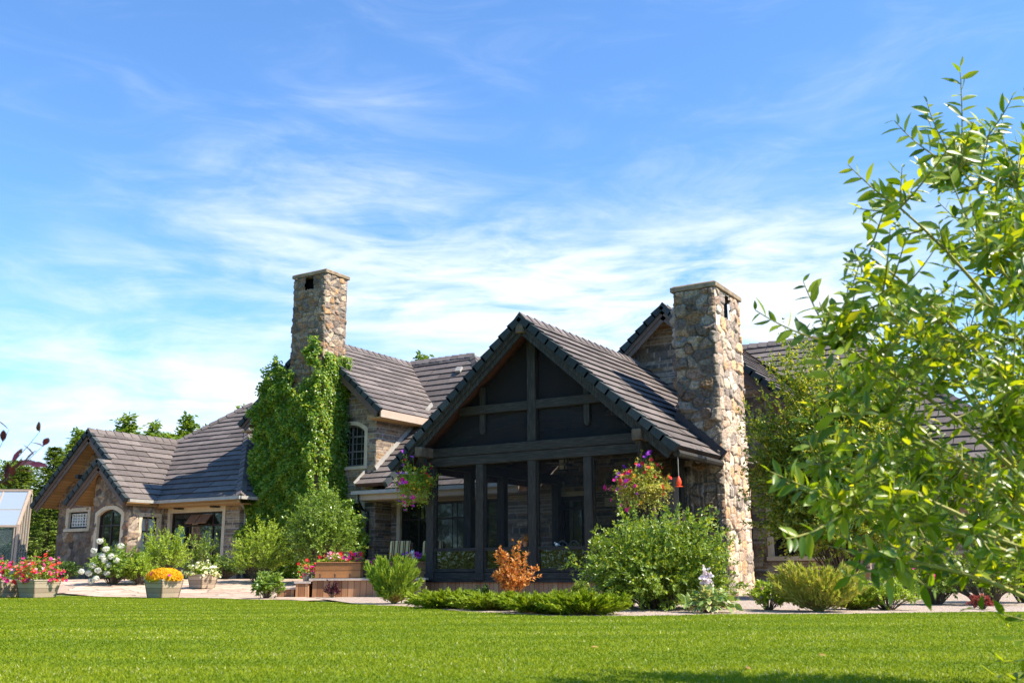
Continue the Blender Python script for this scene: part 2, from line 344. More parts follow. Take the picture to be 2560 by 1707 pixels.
G['purple'] = mat_leaf('purple_leaf', [(.05, .012, .03), (.08, .015, .035), (.12, .05, .03)], .25, .45, .4, (1.4, .6, .8))
G['conifer'] = mat_leaf('conifer_leaf', [(.10, .16, .03), (.17, .24, .045), (.27, .33, .07)], .25, .6, .2)
G['poplar'] = mat_leaf('poplar_leaf', [(.09, .16, .02), (.16, .24, .03), (.26, .33, .05)], .35, .45, .4)
G['tree'] = mat_leaf('garden_tree_leaf', [(.07, .14, .015), (.14, .23, .025), (.26, .33, .045), (.48, .47, .09)], .42, .34, .5, (1.9, 1.6, .5))
G['hosta'] = mat_leaf('hosta_leaf', [(.16, .26, .06), (.26, .36, .10)], .3, .45, .4)
G['hosta_edge'] = mat_leaf('hosta_edge', [(.62, .58, .30), (.70, .66, .40)], .25, .5, .3)
G['f_pink'] = mat_leaf('pink_petal', [(.75, .02, .28), (.80, .06, .40), (.70, .01, .20)], .35, .6, .2, (1.1, 1, 1))
G['f_red'] = mat_leaf('red_petal', [(.75, .015, .02), (.80, .04, .03), (.80, .08, .12)], .35, .6, .2, (1.1, 1, 1))
G['f_white'] = mat_leaf('white_petal', [(.75, .76, .62), (.82, .82, .74)], .3, .6, .2, (1, 1, 1))
G['f_rose'] = mat_leaf('rose_petal', [(.80, .30, .42), (.82, .55, .60)], .3, .6, .2, (1, 1, 1))
G['f_orange'] = mat_leaf('orange_petal', [(.80, .42, .01), (.82, .52, .02), (.76, .34, .01)], .3, .6, .2, (1.1, 1, 1))
G['f_purple'] = mat_leaf('purple_petal', [(.28, .04, .50), (.45, .10, .62), (.50, .03, .50)], .3, .6, .2, (1, 1, 1))
G['f_maroon'] = mat_leaf('maroon_petal', [(.15, .005, .02), (.25, .01, .03)], .3, .6, .2, (1, 1, 1))
G['f_cream'] = mat_leaf('cream_petal', [(.80, .72, .40), (.82, .78, .55)], .3, .6, .2, (1, 1, 1))
G['f_blush'] = mat_leaf('blush_petal', [(.80, .62, .66), (.84, .76, .76)], .3, .6, .2, (1, 1, 1))

# ================================================================== stone sheets
FIELD = np.array([(.20, .165, .14), (.27, .225, .185), (.34, .28, .22), (.32, .215, .13), (.15, .13, .12), (.40, .34, .27), (.25, .18, .14), (.30, .27, .24)])
LEDGE = np.array([.86, .78, .68]) * np.array([(.22, .18, .15), (.29, .235, .185), (.36, .28, .19), (.145, .135, .13), (.32, .22, .13), (.25, .205, .18), (.18, .16, .15), (.40, .33, .25)])
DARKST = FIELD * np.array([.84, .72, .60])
class Sheets:
    def __init__(s): s.V = []; s.F = []; s.C = []; s.n = 0
    def add(s, o, U, w, h, style='field', seed=1, res=.03, keep=None, amp=1.0, pal=None, cell=(.30, .26), stain=None, V=(0, 0, 1)):
        r = np.random.default_rng(seed); o = np.array(o, float); U = np.array(U, float); V = np.array(V, float); Nn = np.cross(U, V)
        na = max(2, int(round(w / res)) + 1); nb = max(2, int(round(h / res)) + 1)
        a, b = np.meshgrid(np.linspace(0, w, na), np.linspace(0, h, nb), indexing='ij'); fa = a.ravel(); fb = b.ravel()
        if style == 'field':
            sx, sy_ = cell; gx = int(w / sx) + 6; gy = int(h / sy_) + 6
            wob = .05 * np.sin(fa * 7.1 + fb * 3.3 + seed) * np.cos(fb * 5.7 - fa * 2.1)
            ga = (fa + wob) / sx + 3; gb = (fb + wob * .7) / sy_ + 3
            jx = r.uniform(.1, .9, (gx, gy)); jy = r.uniform(.1, .9, (gx, gy)); sc = r.uniform(.75, 1.35, (gx, gy))
            ia = np.floor(ga).astype(int); ib = np.floor(gb).astype(int)
            f1 = np.full(fa.shape, 9.); f2 = np.full(fa.shape, 9.); ci = np.zeros(fa.shape, int)
            for di in (-1, 0, 1):
                for dj in (-1, 0, 1):
                    i = np.clip(ia + di, 0, gx - 1); j = np.clip(ib + dj, 0, gy - 1)
                    d = ((np.abs(i + jx[i, j] - ga)) ** 4.0 + (np.abs(j + jy[i, j] - gb)) ** 4.0) ** (1 / 4.0) / sc[i, j]
                    nw = d < f1; f2 = np.where(nw, f1, np.minimum(f2, d)); ci = np.where(nw, i * gy + j, ci); f1 = np.minimum(f1, d)
            edge = (f2 - f1) * sx * .55; pl = FIELD if pal is None else pal
            cc = pl[r.integers(0, len(pl), gx * gy)] * r.uniform(.78, 1.22, (gx * gy, 1)); off = r.uniform(0, 1, gx * gy) ** 2; tilt = r.normal(0, .35, (gx * gy, 2))
            m = np.clip((edge - .004) / .014, 0, 1); hgt = np.clip(edge / .035, 0, 1) ** .6 * (.018 + .062 * off[ci]) * amp
            hgt = hgt + m * amp * .22 * (tilt[ci, 0] * (ga % 1 - .5) + tilt[ci, 1] * (gb % 1 - .5)) * sx
            mort = np.array((.17, .152, .132))
        else:
            rows = [0.]
            while rows[-1] < h + .3: rows.append(rows[-1] + float(r.choice([.07, .09, .11, .14, .18, .10])))
            rows = np.array(rows); k = np.searchsorted(rows, fb, side='right') - 1
            eb = np.minimum(fb - rows[k], rows[k + 1] - fb); ea = np.zeros(fa.shape); ci = np.zeros(fa.shape, int); nid = 0; cols = []; offs = []
            pl = LEDGE if pal is None else pal
            for q in range(len(rows) - 1):
                cut = [-float(r.uniform(0, .6))]
                while cut[-1] < w + .1: cut.append(cut[-1] + float(r.uniform(.22, .85)))
                cut = np.array(cut); mk = k == q; p = np.searchsorted(cut, fa[mk], side='right') - 1
                ea[mk] = np.minimum(fa[mk] - cut[p], cut[p + 1] - fa[mk]); ci[mk] = nid + p; nid += len(cut)
                cols.append(pl[r.integers(0, len(pl), len(cut))] * r.uniform(.75, 1.25, (len(cut), 1))); offs.append(r.uniform(0, 1, len(cut)))
            cc = np.vstack(cols); off = np.concatenate(offs); edge = np.minimum(ea, eb)
            m = np.clip((edge - .004) / .010, 0, 1); hgt = np.clip(edge / .03, 0, 1) ** .5 * (.012 + .022 * off[ci]) * amp
            mort = np.array((.40, .35, .29))
        gr = r.normal(0, 1, (na, nb)); gr = (gr + np.roll(gr, 1, 0) + np.roll(gr, 1, 1) + np.roll(gr, -1, 0) + np.roll(gr, -1, 1)) / 2.2; g2 = gr.copy()
        for q_ in (2, 4): g2 = (g2 + np.roll(g2, q_, 0) + np.roll(g2, -q_, 0) + np.roll(g2, q_, 1) + np.roll(g2, -q_, 1)) / 3.0
        hgt = hgt + (gr.ravel() * .0035 + g2.ravel() * .004) * amp * m
        bd = np.minimum(np.minimum(fa, w - fa), np.minimum(fb, h - fb)); hgt = np.maximum(hgt, 0) * np.clip(bd / .04, 0, 1)
        col = (cc[ci] * (1 + .16 * np.clip(gr.ravel(), -2, 2))[:, None]) * m[:, None] + mort * (1 - m[:, None])
        if stain is not None: col = stain(fa, fb, col, r)
        P = o + fa[:, None] * U + fb[:, None] * V + hgt[:, None] * Nn
        idx = np.arange(na * nb).reshape(na, nb); q = np.stack([idx[:-1, :-1], idx[1:, :-1], idx[1:, 1:], idx[:-1, 1:]], -1).reshape(-1, 4)
        if keep is not None:
            kp = keep(fa, fb, P); q = q[kp[q].all(1)]
        s.V.append(P); s.C.append(col); s.F.append(q + s.n); s.n += len(P); return s
    def build(s, name, parent, mat=None):
        return np_mesh(name, np.vstack(s.V), np.vstack(s.F), mat or M['stone'], parent, np.vstack(s.C), True)

M['tile_edge'] = mat_noise('tile_edge', (.045, .036, .032), (.075, .060, .054), .9, 8)
# ================================================================== roofs
def clip_poly(P, a, b, c):
    """keep a*x+b*y<=c"""
    out = []
    for i in range(len(P)):
        p, q = P[i], P[(i + 1) % len(P)]; dp = a * p[0] + b * p[1] - c; dq = a * q[0] + b * q[1] - c
        if dp <= 0: out.append(p)
        if dp * dq < 0: t = dp / (dp - dq); out.append((p[0] + t * (q[0] - p[0]), p[1] + t * (q[1] - p[1])))
    return out
def slope(poly, parent, name='roof', w=1.05, course=.345, mat='tile', under='soffit_dark', thick=.10):
    P = [np.array(p, float) for p in poly]; n = np.cross(P[1] - P[0], P[2] - P[0]); n /= np.linalg.norm(n)
    if n[2] < 0: n = -n; P = P[::-1]
    u = np.cross((0, 0, 1), n); u /= np.linalg.norm(u); t = np.cross(n, u)
    if t[2] < 0: t = -t
    o = P[0]; Q = [((p - o) @ u, (p - o) @ t) for p in P]
    area = sum(Q[i][0] * Q[(i + 1) % len(Q)][1] - Q[(i + 1) % len(Q)][0] * Q[i][1] for i in range(len(Q)))
    if area < 0: Q = Q[::-1]
    t0 = min(q[1] for q in Q); t1 = max(q[1] for q in Q); u0 = min(q[0] for q in Q); u1 = max(q[0] for q in Q)
    mb = MB(); k = 0; tt = t0
    while tt < t1 - .02:
        te = min(tt + course, t1); row = clip_poly(clip_poly(Q, 0, -1, -tt), 0, 1, te); uu = u0 - (w * .5 if k % 2 else 0) - random.uniform(0, .12)
        while uu < u1 and len(row) > 2:
            pc = clip_poly(clip_poly(row, -1, 0, -(uu + .010)), 1, 0, uu + w - .010)
            if len(pc) > 2:
                j = random.uniform(-.006, .006)
                top = [o + u * a + t * b + n * (.048 + j - .040 * (b - tt) / course) for a, b in pc]; bot = [o + u * a + t * b - n * .004 for a, b in pc]; m_ = len(pc)
                mb.cur = 0; mb.add(top + bot, [tuple(range(m_))]); mb.f.extend([(len(mb.v) - 2 * m_ + i, len(mb.v) - m_ + i, len(mb.v) - m_ + (i + 1) % m_, len(mb.v) - 2 * m_ + (i + 1) % m_) for i in range(m_)]); mb.m.extend([1] * m_)
            uu += w
        tt = te; k += 1
    r = mb.build(name, [M[mat], M['tile_edge']], parent)
    sl = MB(); m_ = len(Q); top = [o + u * a + t * b - n * .006 for a, b in Q]; bot = [o + u * a + t * b - n * thick for a, b in Q]
    sl.add(top + bot, [tuple(range(m_)), tuple(range(m_, 2 * m_))[::-1]] + [(i, m_ + i, m_ + (i + 1) % m_, (i + 1) % m_) for i in range(m_)])
    sl.build('soffit', M[under], r); return r
def rake(p0, p1, parent, out, mat='tile_dark', fmat='fascia', fh=.24, w=.17):
    """stepped verge tiles and a fascia board up one gable edge; p0 eave end, p1 ridge end, out = outward unit vector"""
    p0 = np.array(p0, float); p1 = np.array(p1, float); out = np.array(out, float); d = p1 - p0; Ln = np.linalg.norm(d); d /= Ln
    s = np.cross(out, d); s = s if s[2] > 0 else -s
    mb = MB(); k = int(Ln / .36) + 1; st = Ln / k
    for i in range(k):
        a = p0 + d * (i * st - .05); b = p0 + d * (i + 1) * st
        ofs = out * (w / 2 - .06)
        P = []
        for q, hi in ((a, .085), (b, .035)):
            for e, z in ((-w / 2, -.11), (w / 2, -.11), (w / 2, hi), (-w / 2, hi)): P.append(q + ofs + out * e + s * z)
        mb.add(P, [(0, 1, 2, 3), (7, 6, 5, 4), (0, 4, 5, 1), (1, 5, 6, 2), (2, 6, 7, 3), (3, 7, 4, 0)])
    mb.build('verge_tiles', M[mat], parent)
    fb = MB(); fb.beam(p0 - s * .22 - out * .03, p1 - s * .22 - out * .03, .05, fh, up=s); fb.beam(p0 - s * .16 + out * .01, p1 - s * .16 + out * .01, .05, .10, up=s)
    fb.build('fascia_board', M[fmat], parent)
def ridge(p0, p1, parent, s=.875, mat='tile', w=.17):
    p0 = np.array(p0, float); p1 = np.array(p1, float); d = p1 - p0; Ln = np.linalg.norm(d); d /= Ln
    sd = np.cross(d, (0, 0, 1)); sd /= np.linalg.norm(sd); up = np.cross(sd, d); mb = MB(); k = int(Ln / .38) + 1; st = Ln / k
    for i in range(k):
        P = []
        for q, hi in ((p0 + d * (i * st - .03), .10), (p0 + d * (i + 1) * st, .065)):
            for e, z in ((-w, -w * s * .9 + hi - .05), (0, hi), (w, -w * s * .9 + hi - .05), (w, -w * s * .9 + hi - .09), (0, hi - .05), (-w, -w * s * .9 + hi - .09)): P.append(q + sd * e + up * z)
        mb.add(P, [(0, 1, 2, 3, 4, 5), (11, 10, 9, 8, 7, 6)] + [(j, j + 6, (j + 1) % 6 + 6, (j + 1) % 6) for j in range(6)])
    return mb.build('ridge_caps', M[mat], parent)

# ================================================================== windows
def outline(x0, x1, z0, z1, arch=0.0, n=10):
    P = [(x0, z0), (x1, z0)]
    if arch <= 0: return P + [(x1, z1), (x0, z1)]
    w = (x1 - x0) / 2; R = (w * w + arch * arch) / (2 * arch); cz = z1 - R; a0 = math.asin(min(1, w / R))
    for i in range(n + 1):
        t = a0 - 2 * a0 * i / n; P.append(((x0 + x1) / 2 + R * math.sin(t), cz + R * math.cos(t)))
    return P
def ring(mb, O, I, c0, c1):
    n = len(O); P = [(a, b, c1) for a, b in O] + [(a, b, c1) for a, b in I] + [(a, b, c0) for a, b in O] + [(a, b, c0) for a, b in I]; f = []
    for i in range(n):
        j = (i + 1) % n; f += [(i, j, n + j, n + i), (i, 2 * n + i, 2 * n + j, j), (n + i, n + j, 3 * n + j, 3 * n + i), (2 * n + i, 3 * n + i, 3 * n + j, 2 * n + j)]
    mb.add(P, f)
def window(parent, o, U, Nn, x0, x1, z0, z1, arch=0, trim=.13, mull=(), rails=(), frame='frame', pane='glass', tout=.05, depth=.2, fw=.06, bars=(), hbars=(), name='window', tt=None, sill=True, label=None):
    """frame o + a*U + b*Z + c*N; x0..z1 is the clear opening. returns the frame part (children trim, pane)"""
    fr = MB(o, U, (0, 0, 1), Nn); I = outline(x0, x1, z0, z1, arch); J = outline(x0 + fw, x1 - fw, z0 + fw, z1 - fw, max(0, arch - .01) if arch else 0); ring(fr, I, J, -.15, -.06)
    top = z1 - (arch * .25 if arch else 0)
    for m_ in mull: fr.box(m_ - .03, z0 + fw, -.14, m_ + .03, top - fw * .6, -.066)
    for m_ in rails: fr.box(x0 + fw, m_ - .03, -.137, x1 - fw, m_ + .03, -.069)
    for m_ in bars: fr.box(m_ - .011, z0 + fw, -.13, m_ + .011, top - fw * .6, -.082)
    for m_ in hbars: fr.box(x0 + fw, m_ - .011, -.128, x1 - fw, m_ + .011, -.084)
    w = fr.build(name, M[frame], parent)
    if label: w['label'] = label
    if trim:
        tb = MB(o, U, (0, 0, 1), Nn); tt = tt or trim; O = outline(x0 - trim, x1 + trim, z0 - (.10 if sill else 0), z1 + tt, arch * (x1 - x0 + 2 * trim) / (x1 - x0) if arch else 0); ring(tb, O, I, -depth, tout)
        if sill: tb.box(x0 - trim - .03, z0 - .12, -.05, x1 + trim + .03, z0 - .012, tout + .04)
        tb.build('stone_trim', M['cream'], w)
    pn = MB(o, U, (0, 0, 1), Nn); pn.prism(J, -.125, -.10); pn.build('pane', M[pane], w); return w

# ================================================================== the house
K = .875
house = empty('stone_house', (-18, 27, .3), 'large stone house with steep tiled gables, two chimneys and a dark screened porch', 'house')
H = house
X, Y, Z = (1, 0, 0), (0, 1, 0), (0, 0, 1); nY = (0, -1, 0)
def hole(*boxes):
    return lambda a, b: ~np.any([(a > x0) & (a < x1) & (b > z0) & (b < z1) for x0, x1, z0, z1 in boxes], axis=0)

# ---- left body: small and large front gables, hipped roof
Sh = Sheets(); SG_X0, SG_X1, SG_Y = -32.95, -30.9, 23.55
def k1(a, b, P):
    x, z = P[:, 0], P[:, 2]; return (z < 4.62 - K * np.abs(x + 32.32) * 1.0 - .06) & hole((-32.64, -31.26, 1.27, 2.72))(x, z) & ~((np.abs(x + 31.95) < .66) & (z > 2.6) & (z < 2.95 - .3 * (x + 31.95) ** 2))
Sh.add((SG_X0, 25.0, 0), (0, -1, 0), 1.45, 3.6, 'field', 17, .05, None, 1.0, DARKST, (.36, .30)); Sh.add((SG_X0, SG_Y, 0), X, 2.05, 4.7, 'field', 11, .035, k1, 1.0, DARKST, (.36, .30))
def k2(a, b, P):
    y, z = P[:, 1], P[:, 2]; return hole((24.10, 24.80, .45, 2.60))(y, z)
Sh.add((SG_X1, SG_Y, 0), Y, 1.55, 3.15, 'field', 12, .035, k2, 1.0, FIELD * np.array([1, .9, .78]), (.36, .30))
def k3(a, b, P):
    x, z = P[:, 0], P[:, 2]; return (z < 5.80 - K * np.abs(x + 33.7) - .06) & hole((-35.62, -34.40, 2.25, 2.93))(x, z)
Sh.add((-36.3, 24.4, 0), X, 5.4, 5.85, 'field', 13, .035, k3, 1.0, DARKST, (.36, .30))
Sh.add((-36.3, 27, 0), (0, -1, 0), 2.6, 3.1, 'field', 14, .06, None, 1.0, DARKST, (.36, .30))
Sh.build('fieldstone_wall', H)
Sh = Sheets()
def k4(a, b, P):
    x, z = P[:, 0], P[:, 2]; return hole((-30.56, -27.72, 1.02, 2.76))(x, z)
Sh.add((-30.9, 25.1, 0), X, 3.95, 3.15, 'ledge', 15, .03, k4)
Sh.add((-26.95, 25.1, 0), Y, 2.0, 3.15, 'ledge', 16, .03)
Sh.build('coursed_stone_wall', H)
c = MB(); c.box(-36.05, 24.65, -.1, -31.15, 34, 3.1); c.box(-31.15, 25.35, -.1, -27.2, 34, 3.1); c.box(-32.7, 23.8, -.1, -31.15, 24.64, 3.1)
c.xz([(-36.2, 3.1), (-31.2, 3.1), (-33.7, 5.6)], 24.65, 26.5); c.xz([(-32.7, 3.1), (-31.15, 3.1), (-31.15, 3.3), (-32.32, 4.35), (-32.7, 4.1)], 23.8, 24.6)
c.box(-30.9, 25.35, 3.1, -27.3, 33, 3.25); c.build('wall_core', M['core'], H)
window(H, (0, SG_Y, 0), X, nY, -32.62, -31.28, 1.30, 2.85, .22, .15, mull=(-31.95,), rails=(2.28,))
window(H, (0, 24.4, 0), X, nY, -35.6, -34.42, 2.27, 2.90, 0, .17, bars=(-35.4, -35.2, -35.0, -34.8, -34.6), hbars=(2.42, 2.57, 2.72), frame='frame', pane='blind', tt=.16)
wb = MB((0, 24.4, 0), X, Z, nY)
for a in np.linspace(-35.5, -34.5, 7): wb.box(a - .012, 2.34, -.092, a + .012, 2.83, -.058)
for b in np.linspace(2.36, 2.82, 5): wb.box(-35.52, b - .012, -.09, -34.48, b + .012, -.06)
wb.build('window_grille', M['white'], H)
window(H, (SG_X1, 0, 0), Y, X, 24.10, 24.80, .45, 2.58, 0, .14, rails=(2.05,), pane='curtain', frame='frame', name='door')
pw = window(H, (0, 25.1, 0), X, nY, -30.52, -27.76, 1.06, 2.72, 0, .14, mull=(-29.55, -28.35), rails=(2.25,), tt=.19)
pc = MB((0, 25.1, 0), X, Z, nY); pc.box(-30.35, 1.15, -.099, -29.85, 2.2, -.085); pc.build('green_curtain', M['green_curtain'], pw)
ob = MB()
for a in (-29.48, -28.92):
    P = [(a, 25.14, 2.64), (a + .5, 25.14, 2.64), (a + .5, 24.86, 2.33), (a, 24.86, 2.33)]; ob.add(P + [(x, y + .03, z - .03) for x, y, z in P], [(0, 1, 2, 3), (7, 6, 5, 4), (0, 4, 5, 1), (1, 5, 6, 2), (2, 6, 7, 3), (3, 7, 4, 0)])
ob.build('awning_sash', M['wicker'], pw)
for a in (-29.9, -28.0):
    cb = MB((0, 25.1, 0), X, Z, nY); cb.prism([(a - .17, 3.0), (a + .17, 3.0), (a + .10, 2.84), (a - .10, 2.84)], .06, .34); cb.build('eave_bracket', M['timber'], H)
ZE, S2 = 3.15, .83
AP = (-31.6, 29.8, ZE + S2 * 5.3)
hr = slope([(-36.9, 24.5, ZE), (-26.3, 24.5, ZE), AP], H, under='soffit')
slope([(-26.3, 24.5, ZE), (-26.3, 34, ZE), (AP[0], 34, AP[2]), AP], H); slope([(-36.9, 24.5, ZE), AP, (AP[0], 34, AP[2]), (-36.9, 34, ZE)], H)
ridge((-26.3, 24.5, ZE + .03), (AP[0], AP[1], AP[2] + .03), hr, .5); ridge((-36.9, 24.5, ZE + .03), (AP[0], AP[1], AP[2] + .03), hr, .5)
BG = 23.6; RX, RZ = -33.7, 5.87
def zr(x, xe, ze=ZE, k=K): return ze + k * abs(x - xe)
g = slope([(-30.6, BG, ZE), (-30.6, 24.75, ZE), (RX, 28.1, zr(RX, -30.6)), (RX, BG, zr(RX, -30.6))], H, under='soffit')
RZ = zr(RX, -30.6)
slope([(-36.8, BG, ZE), (RX, BG, RZ), (RX, 28.1, RZ), (-36.8, 24.75, ZE)], H, under='soffit')
SX = -32.32; SZ = zr(SX, -30.6)
slope([(-30.6, 23.15, ZE), (-30.6, BG - .002, ZE), (SX, BG - .002, SZ), (SX, 23.15, SZ)], H, under='soffit')
slope([(-34.04, 23.15, ZE), (SX, 23.15, SZ), (SX, 24.4, SZ), (-34.04, 24.4, ZE)], H, under='soffit')
rake((-36.8, BG, ZE), (RX, BG, RZ), g, nY); rake((SX - .05, BG, zr(SX - .05, -30.6)), (RX, BG, RZ), g, nY)
rake((-34.04, 23.15, ZE), (SX, 23.15, SZ), g, nY); rake((-30.6, 23.15, ZE), (SX, 23.15, SZ), g, nY)
ridge((RX, BG - .05, RZ + .03), (RX, 28.1, RZ + .03), g)
# dark curved bracket under the large gable's eave
br = MB((0, 24.4, 0), X, Z, nY); br.frame((-34.35, 24.4, 0), (0, -1, 0), Z, (1, 0, 0)); br.prism([(0, 3.55), (0, 4.25), (.72, 4.25), (.72, 4.12), (.42, 4.08), (.2, 3.9), (.12, 3.55)], -.09, .09); br.build('gable_bracket', M['timber'], H)
gt = MB(); gt.beam((-30.62, 24.4, 3.10), (-26.2, 24.4, 3.10), .12, .11); gt.beam((-30.52, 23.2, 3.10), (-30.52, 24.4, 3.10), .12, .11); gt.beam((-26.2, 24.4, 3.10), (-26.2, 27, 3.10), .12, .11)
gt.build('gutter', M['metal'], H)
fs = MB(); fs.box(-30.6, 24.56, 2.93, -26.4, 24.6, 3.08); fs.box(-30.72, 23.25, 2.94, -30.68, 24.6, 3.08); fs.box(-30.7, 24.6, 2.90, -26.4, 25.12, 2.93); fs.build('eave_board', M['soffit'], H)
dp = MB(); dp.tube([(-26.45, 24.5, 3.05), (-26.6, 24.9, 2.85), (-26.88, 25.3, 2.7), (-26.88, 25.3, .4)], .04, 8); dp.build('downspout', M['metal'], H)

# ---- main gable with the ivy chimney
GX, GZ, GY = -25.35, 9.05, 26.6; GE = 3.40; GEZ = GZ - K * GE
Sh = Sheets()
def k5(a, b, P):
    x, z = P[:, 0], P[:, 2]; return (z < GZ - K * np.abs(x - GX) - .08) & hole((-24.3, -22.98, 4.2, 5.45))(x, z) & ~((x > -24.3) & (x < -22.98) & (z > 5.3) & (z < 5.72 - .45 * (x + 23.64) ** 2)) & hole((-24.2, -23.05, 1.0, 2.93))(x, z)
Sh.add((-28.2, 27.1, 0), X, 5.7, 9.0, 'ledge', 21, .03, k5)
Sh.add((-22.5, 27.1, 0), Y, 3.4, 6.3, 'ledge', 22, .03)
def k6(a, b, P):
    x, z = P[:, 0], P[:, 2]; return hole((-22.2, -17.5, .4, 2.95))(x, z)
Sh.add((-22.5, 28.0, 0), X, 5.6, 4.4, 'ledge', 23, .035, k6)
Sh.build('coursed_stone_wall', H)
c = MB(); c.box(-27.9, 27.35, -.1, -22.75, 34, 6.0); c.xz([(-28.2, 6.0), (-22.5, 6.0), (GX, 8.5)], 27.35, 33); c.box(-22.75, 28.28, -.1, -17.3, 34, 4.4); c.build('wall_core', M['core'], H)
mr = slope([(GX + GE, GY, GEZ), (GX + GE, 30.2, GEZ), (GX, 32.7, GZ), (GX, GY, GZ)], H, under='soffit')
slope([(GX - GE, GY, GEZ), (GX, GY, GZ), (GX, 34, GZ), (GX - GE, 34, GEZ)], H, under='soffit')
rake((GX + GE, GY, GEZ), (GX, GY, GZ), mr, nY); rake((GX - GE, GY, GEZ), (GX, GY, GZ), mr, nY); ridge((GX, GY, GZ + .03), (GX, 32.7, GZ + .03), mr)
fb = MB(); fb.box(GX + GE - .02, GY + .02, GEZ - .27, GX + GE + .03, 30.3, GEZ - .005); fb.build('eave_board', M['fascia_light'], H)
sb = MB(); sb.box(GX + GE - .55, GY + .05, GEZ - .30, GX + GE - .022, 30.3, GEZ - .25); sb.build('eave_soffit', M['soffit'], H)
sb = MB(); sb.box(GX - GE + .02, GY + .05, GEZ - .30, GX - GE + .55, 28, GEZ - .25); sb.build('eave_soffit', M['soffit'], H)
xr = slope([(GX, 32.7, 9.1), (-22.2, 32.7, 9.1), (-18.7, 29.2, 4.9), (-22.45, 29.2, 4.9), (-22.45, 30.5, 6.46)], H)
slope([(-22.2, 32.7, 9.1), (-22.2, 38, 9.1), (-18.7, 38, 4.9), (-18.7, 29.2, 4.9)], H); slope([(GX, 32.7, 9.1), (-29, 36.5, 4.54), (-18.7, 36.5, 4.54), (-22.2, 32.7, 9.1)], H)
ridge((GX, 32.7, 9.13), (-22.15, 32.7, 9.13), xr, 1.0); ridge((-18.7, 29.2, 4.93), (-22.2, 32.7, 9.13), xr, .7)
vt = MB(); vt.beam((-22.55, 32.0, 8.42), (-22.3, 32.0, 8.42), .26, .10, up=(0, -.77, .64)); vt.build('roof_vent', M['metal'], xr)
window(H, (0, 27.1, 0), X, nY, -24.28, -23.0, 4.22, 5.70, .24, .13, mull=(-23.64,), rails=(4.75, 5.28), bars=(-24.0, -23.8, -23.46, -23.23), hbars=(4.5, 5.02), frame='frame_grey')
window(H, (0, 27.1, 0), X, nY, -24.2, -23.05, 1.0, 2.93, 0, .14, mull=(-23.6,), rails=(2.4,))
# veranda window wall under the shed roof
window(H, (0, 28.0, 0), X, nY, -22.05, -17.6, .42, 2.93, 0, .15, mull=(-21.3, -20.6, -19.4, -18.5), rails=(2.35,), bars=(-21.1, -20.9, -19.9, -19.7, -18.9, -18.7), tt=.2, name='window_wall', sill=False)
SS, SY0, SZ0 = .83, 26.5, 3.30
def zs(y, d=0.): return SZ0 + SS * (y - SY0) + d
sh = slope([(-21.55, SY0, zs(SY0)), (-16.3, SY0, zs(SY0)), (-16.3, 31.1, zs(31.1)), (-21.55, 31.1, zs(31.1))], H)
slope([(-22.45, SY0, zs(SY0, .2)), (-21.55, SY0, zs(SY0, .2)), (-21.55, 30.3, zs(30.3, .2)), (-22.45, 30.3, zs(30.3, .2))], H)
slope([(-22.9, SY0, zs(SY0, .2)), (-22.452, SY0, zs(SY0, .2)), (-22.452, 27.08, zs(27.08, .2)), (-22.9, 27.08, zs(27.08, .2))], H)
rake((-21.55, SY0, zs(SY0, .2)), (-21.55, 30.3, zs(30.3, .2)), sh, X, fmat='soffit', fh=.18, w=.14)
fl = MB(); fl.beam((-22.46, 27.05, zs(27.05, .34)), (-22.46, 30.3, zs(30.3, .34)), .03, .16, up=(0, -.64, .77)); fl.beam((-22.92, SY0, zs(SY0, .22)), (-22.92, 27.08, zs(27.08, .22)), .05, .16, up=(0, -.64, .77)); fl.build('flashing', M['metal'], sh)
gt = MB(); gt.beam((-22.95, 26.42, 3.22), (-16.25, 26.42, 3.22), .13, .12); gt.build('gutter', M['metal'], H)
fs = MB(); fs.box(-22.85, 26.52, 2.98, -16.3, 26.56, 3.18); fs.box(-22.85, 26.56, 2.96, -16.3, 28.0, 2.99); fs.build('eave_board', M['fascia_light'], H)
dp = MB(); dp.tube([(-22.7, 26.45, 3.2), (-22.72, 26.5, 2.95), (-22.75, 26.75, 2.68), (-22.7, 27.0, 2.6), (-22.7, 27.0, .35)], .042, 8); dp.build('downspout', M['metal_dark'], H)

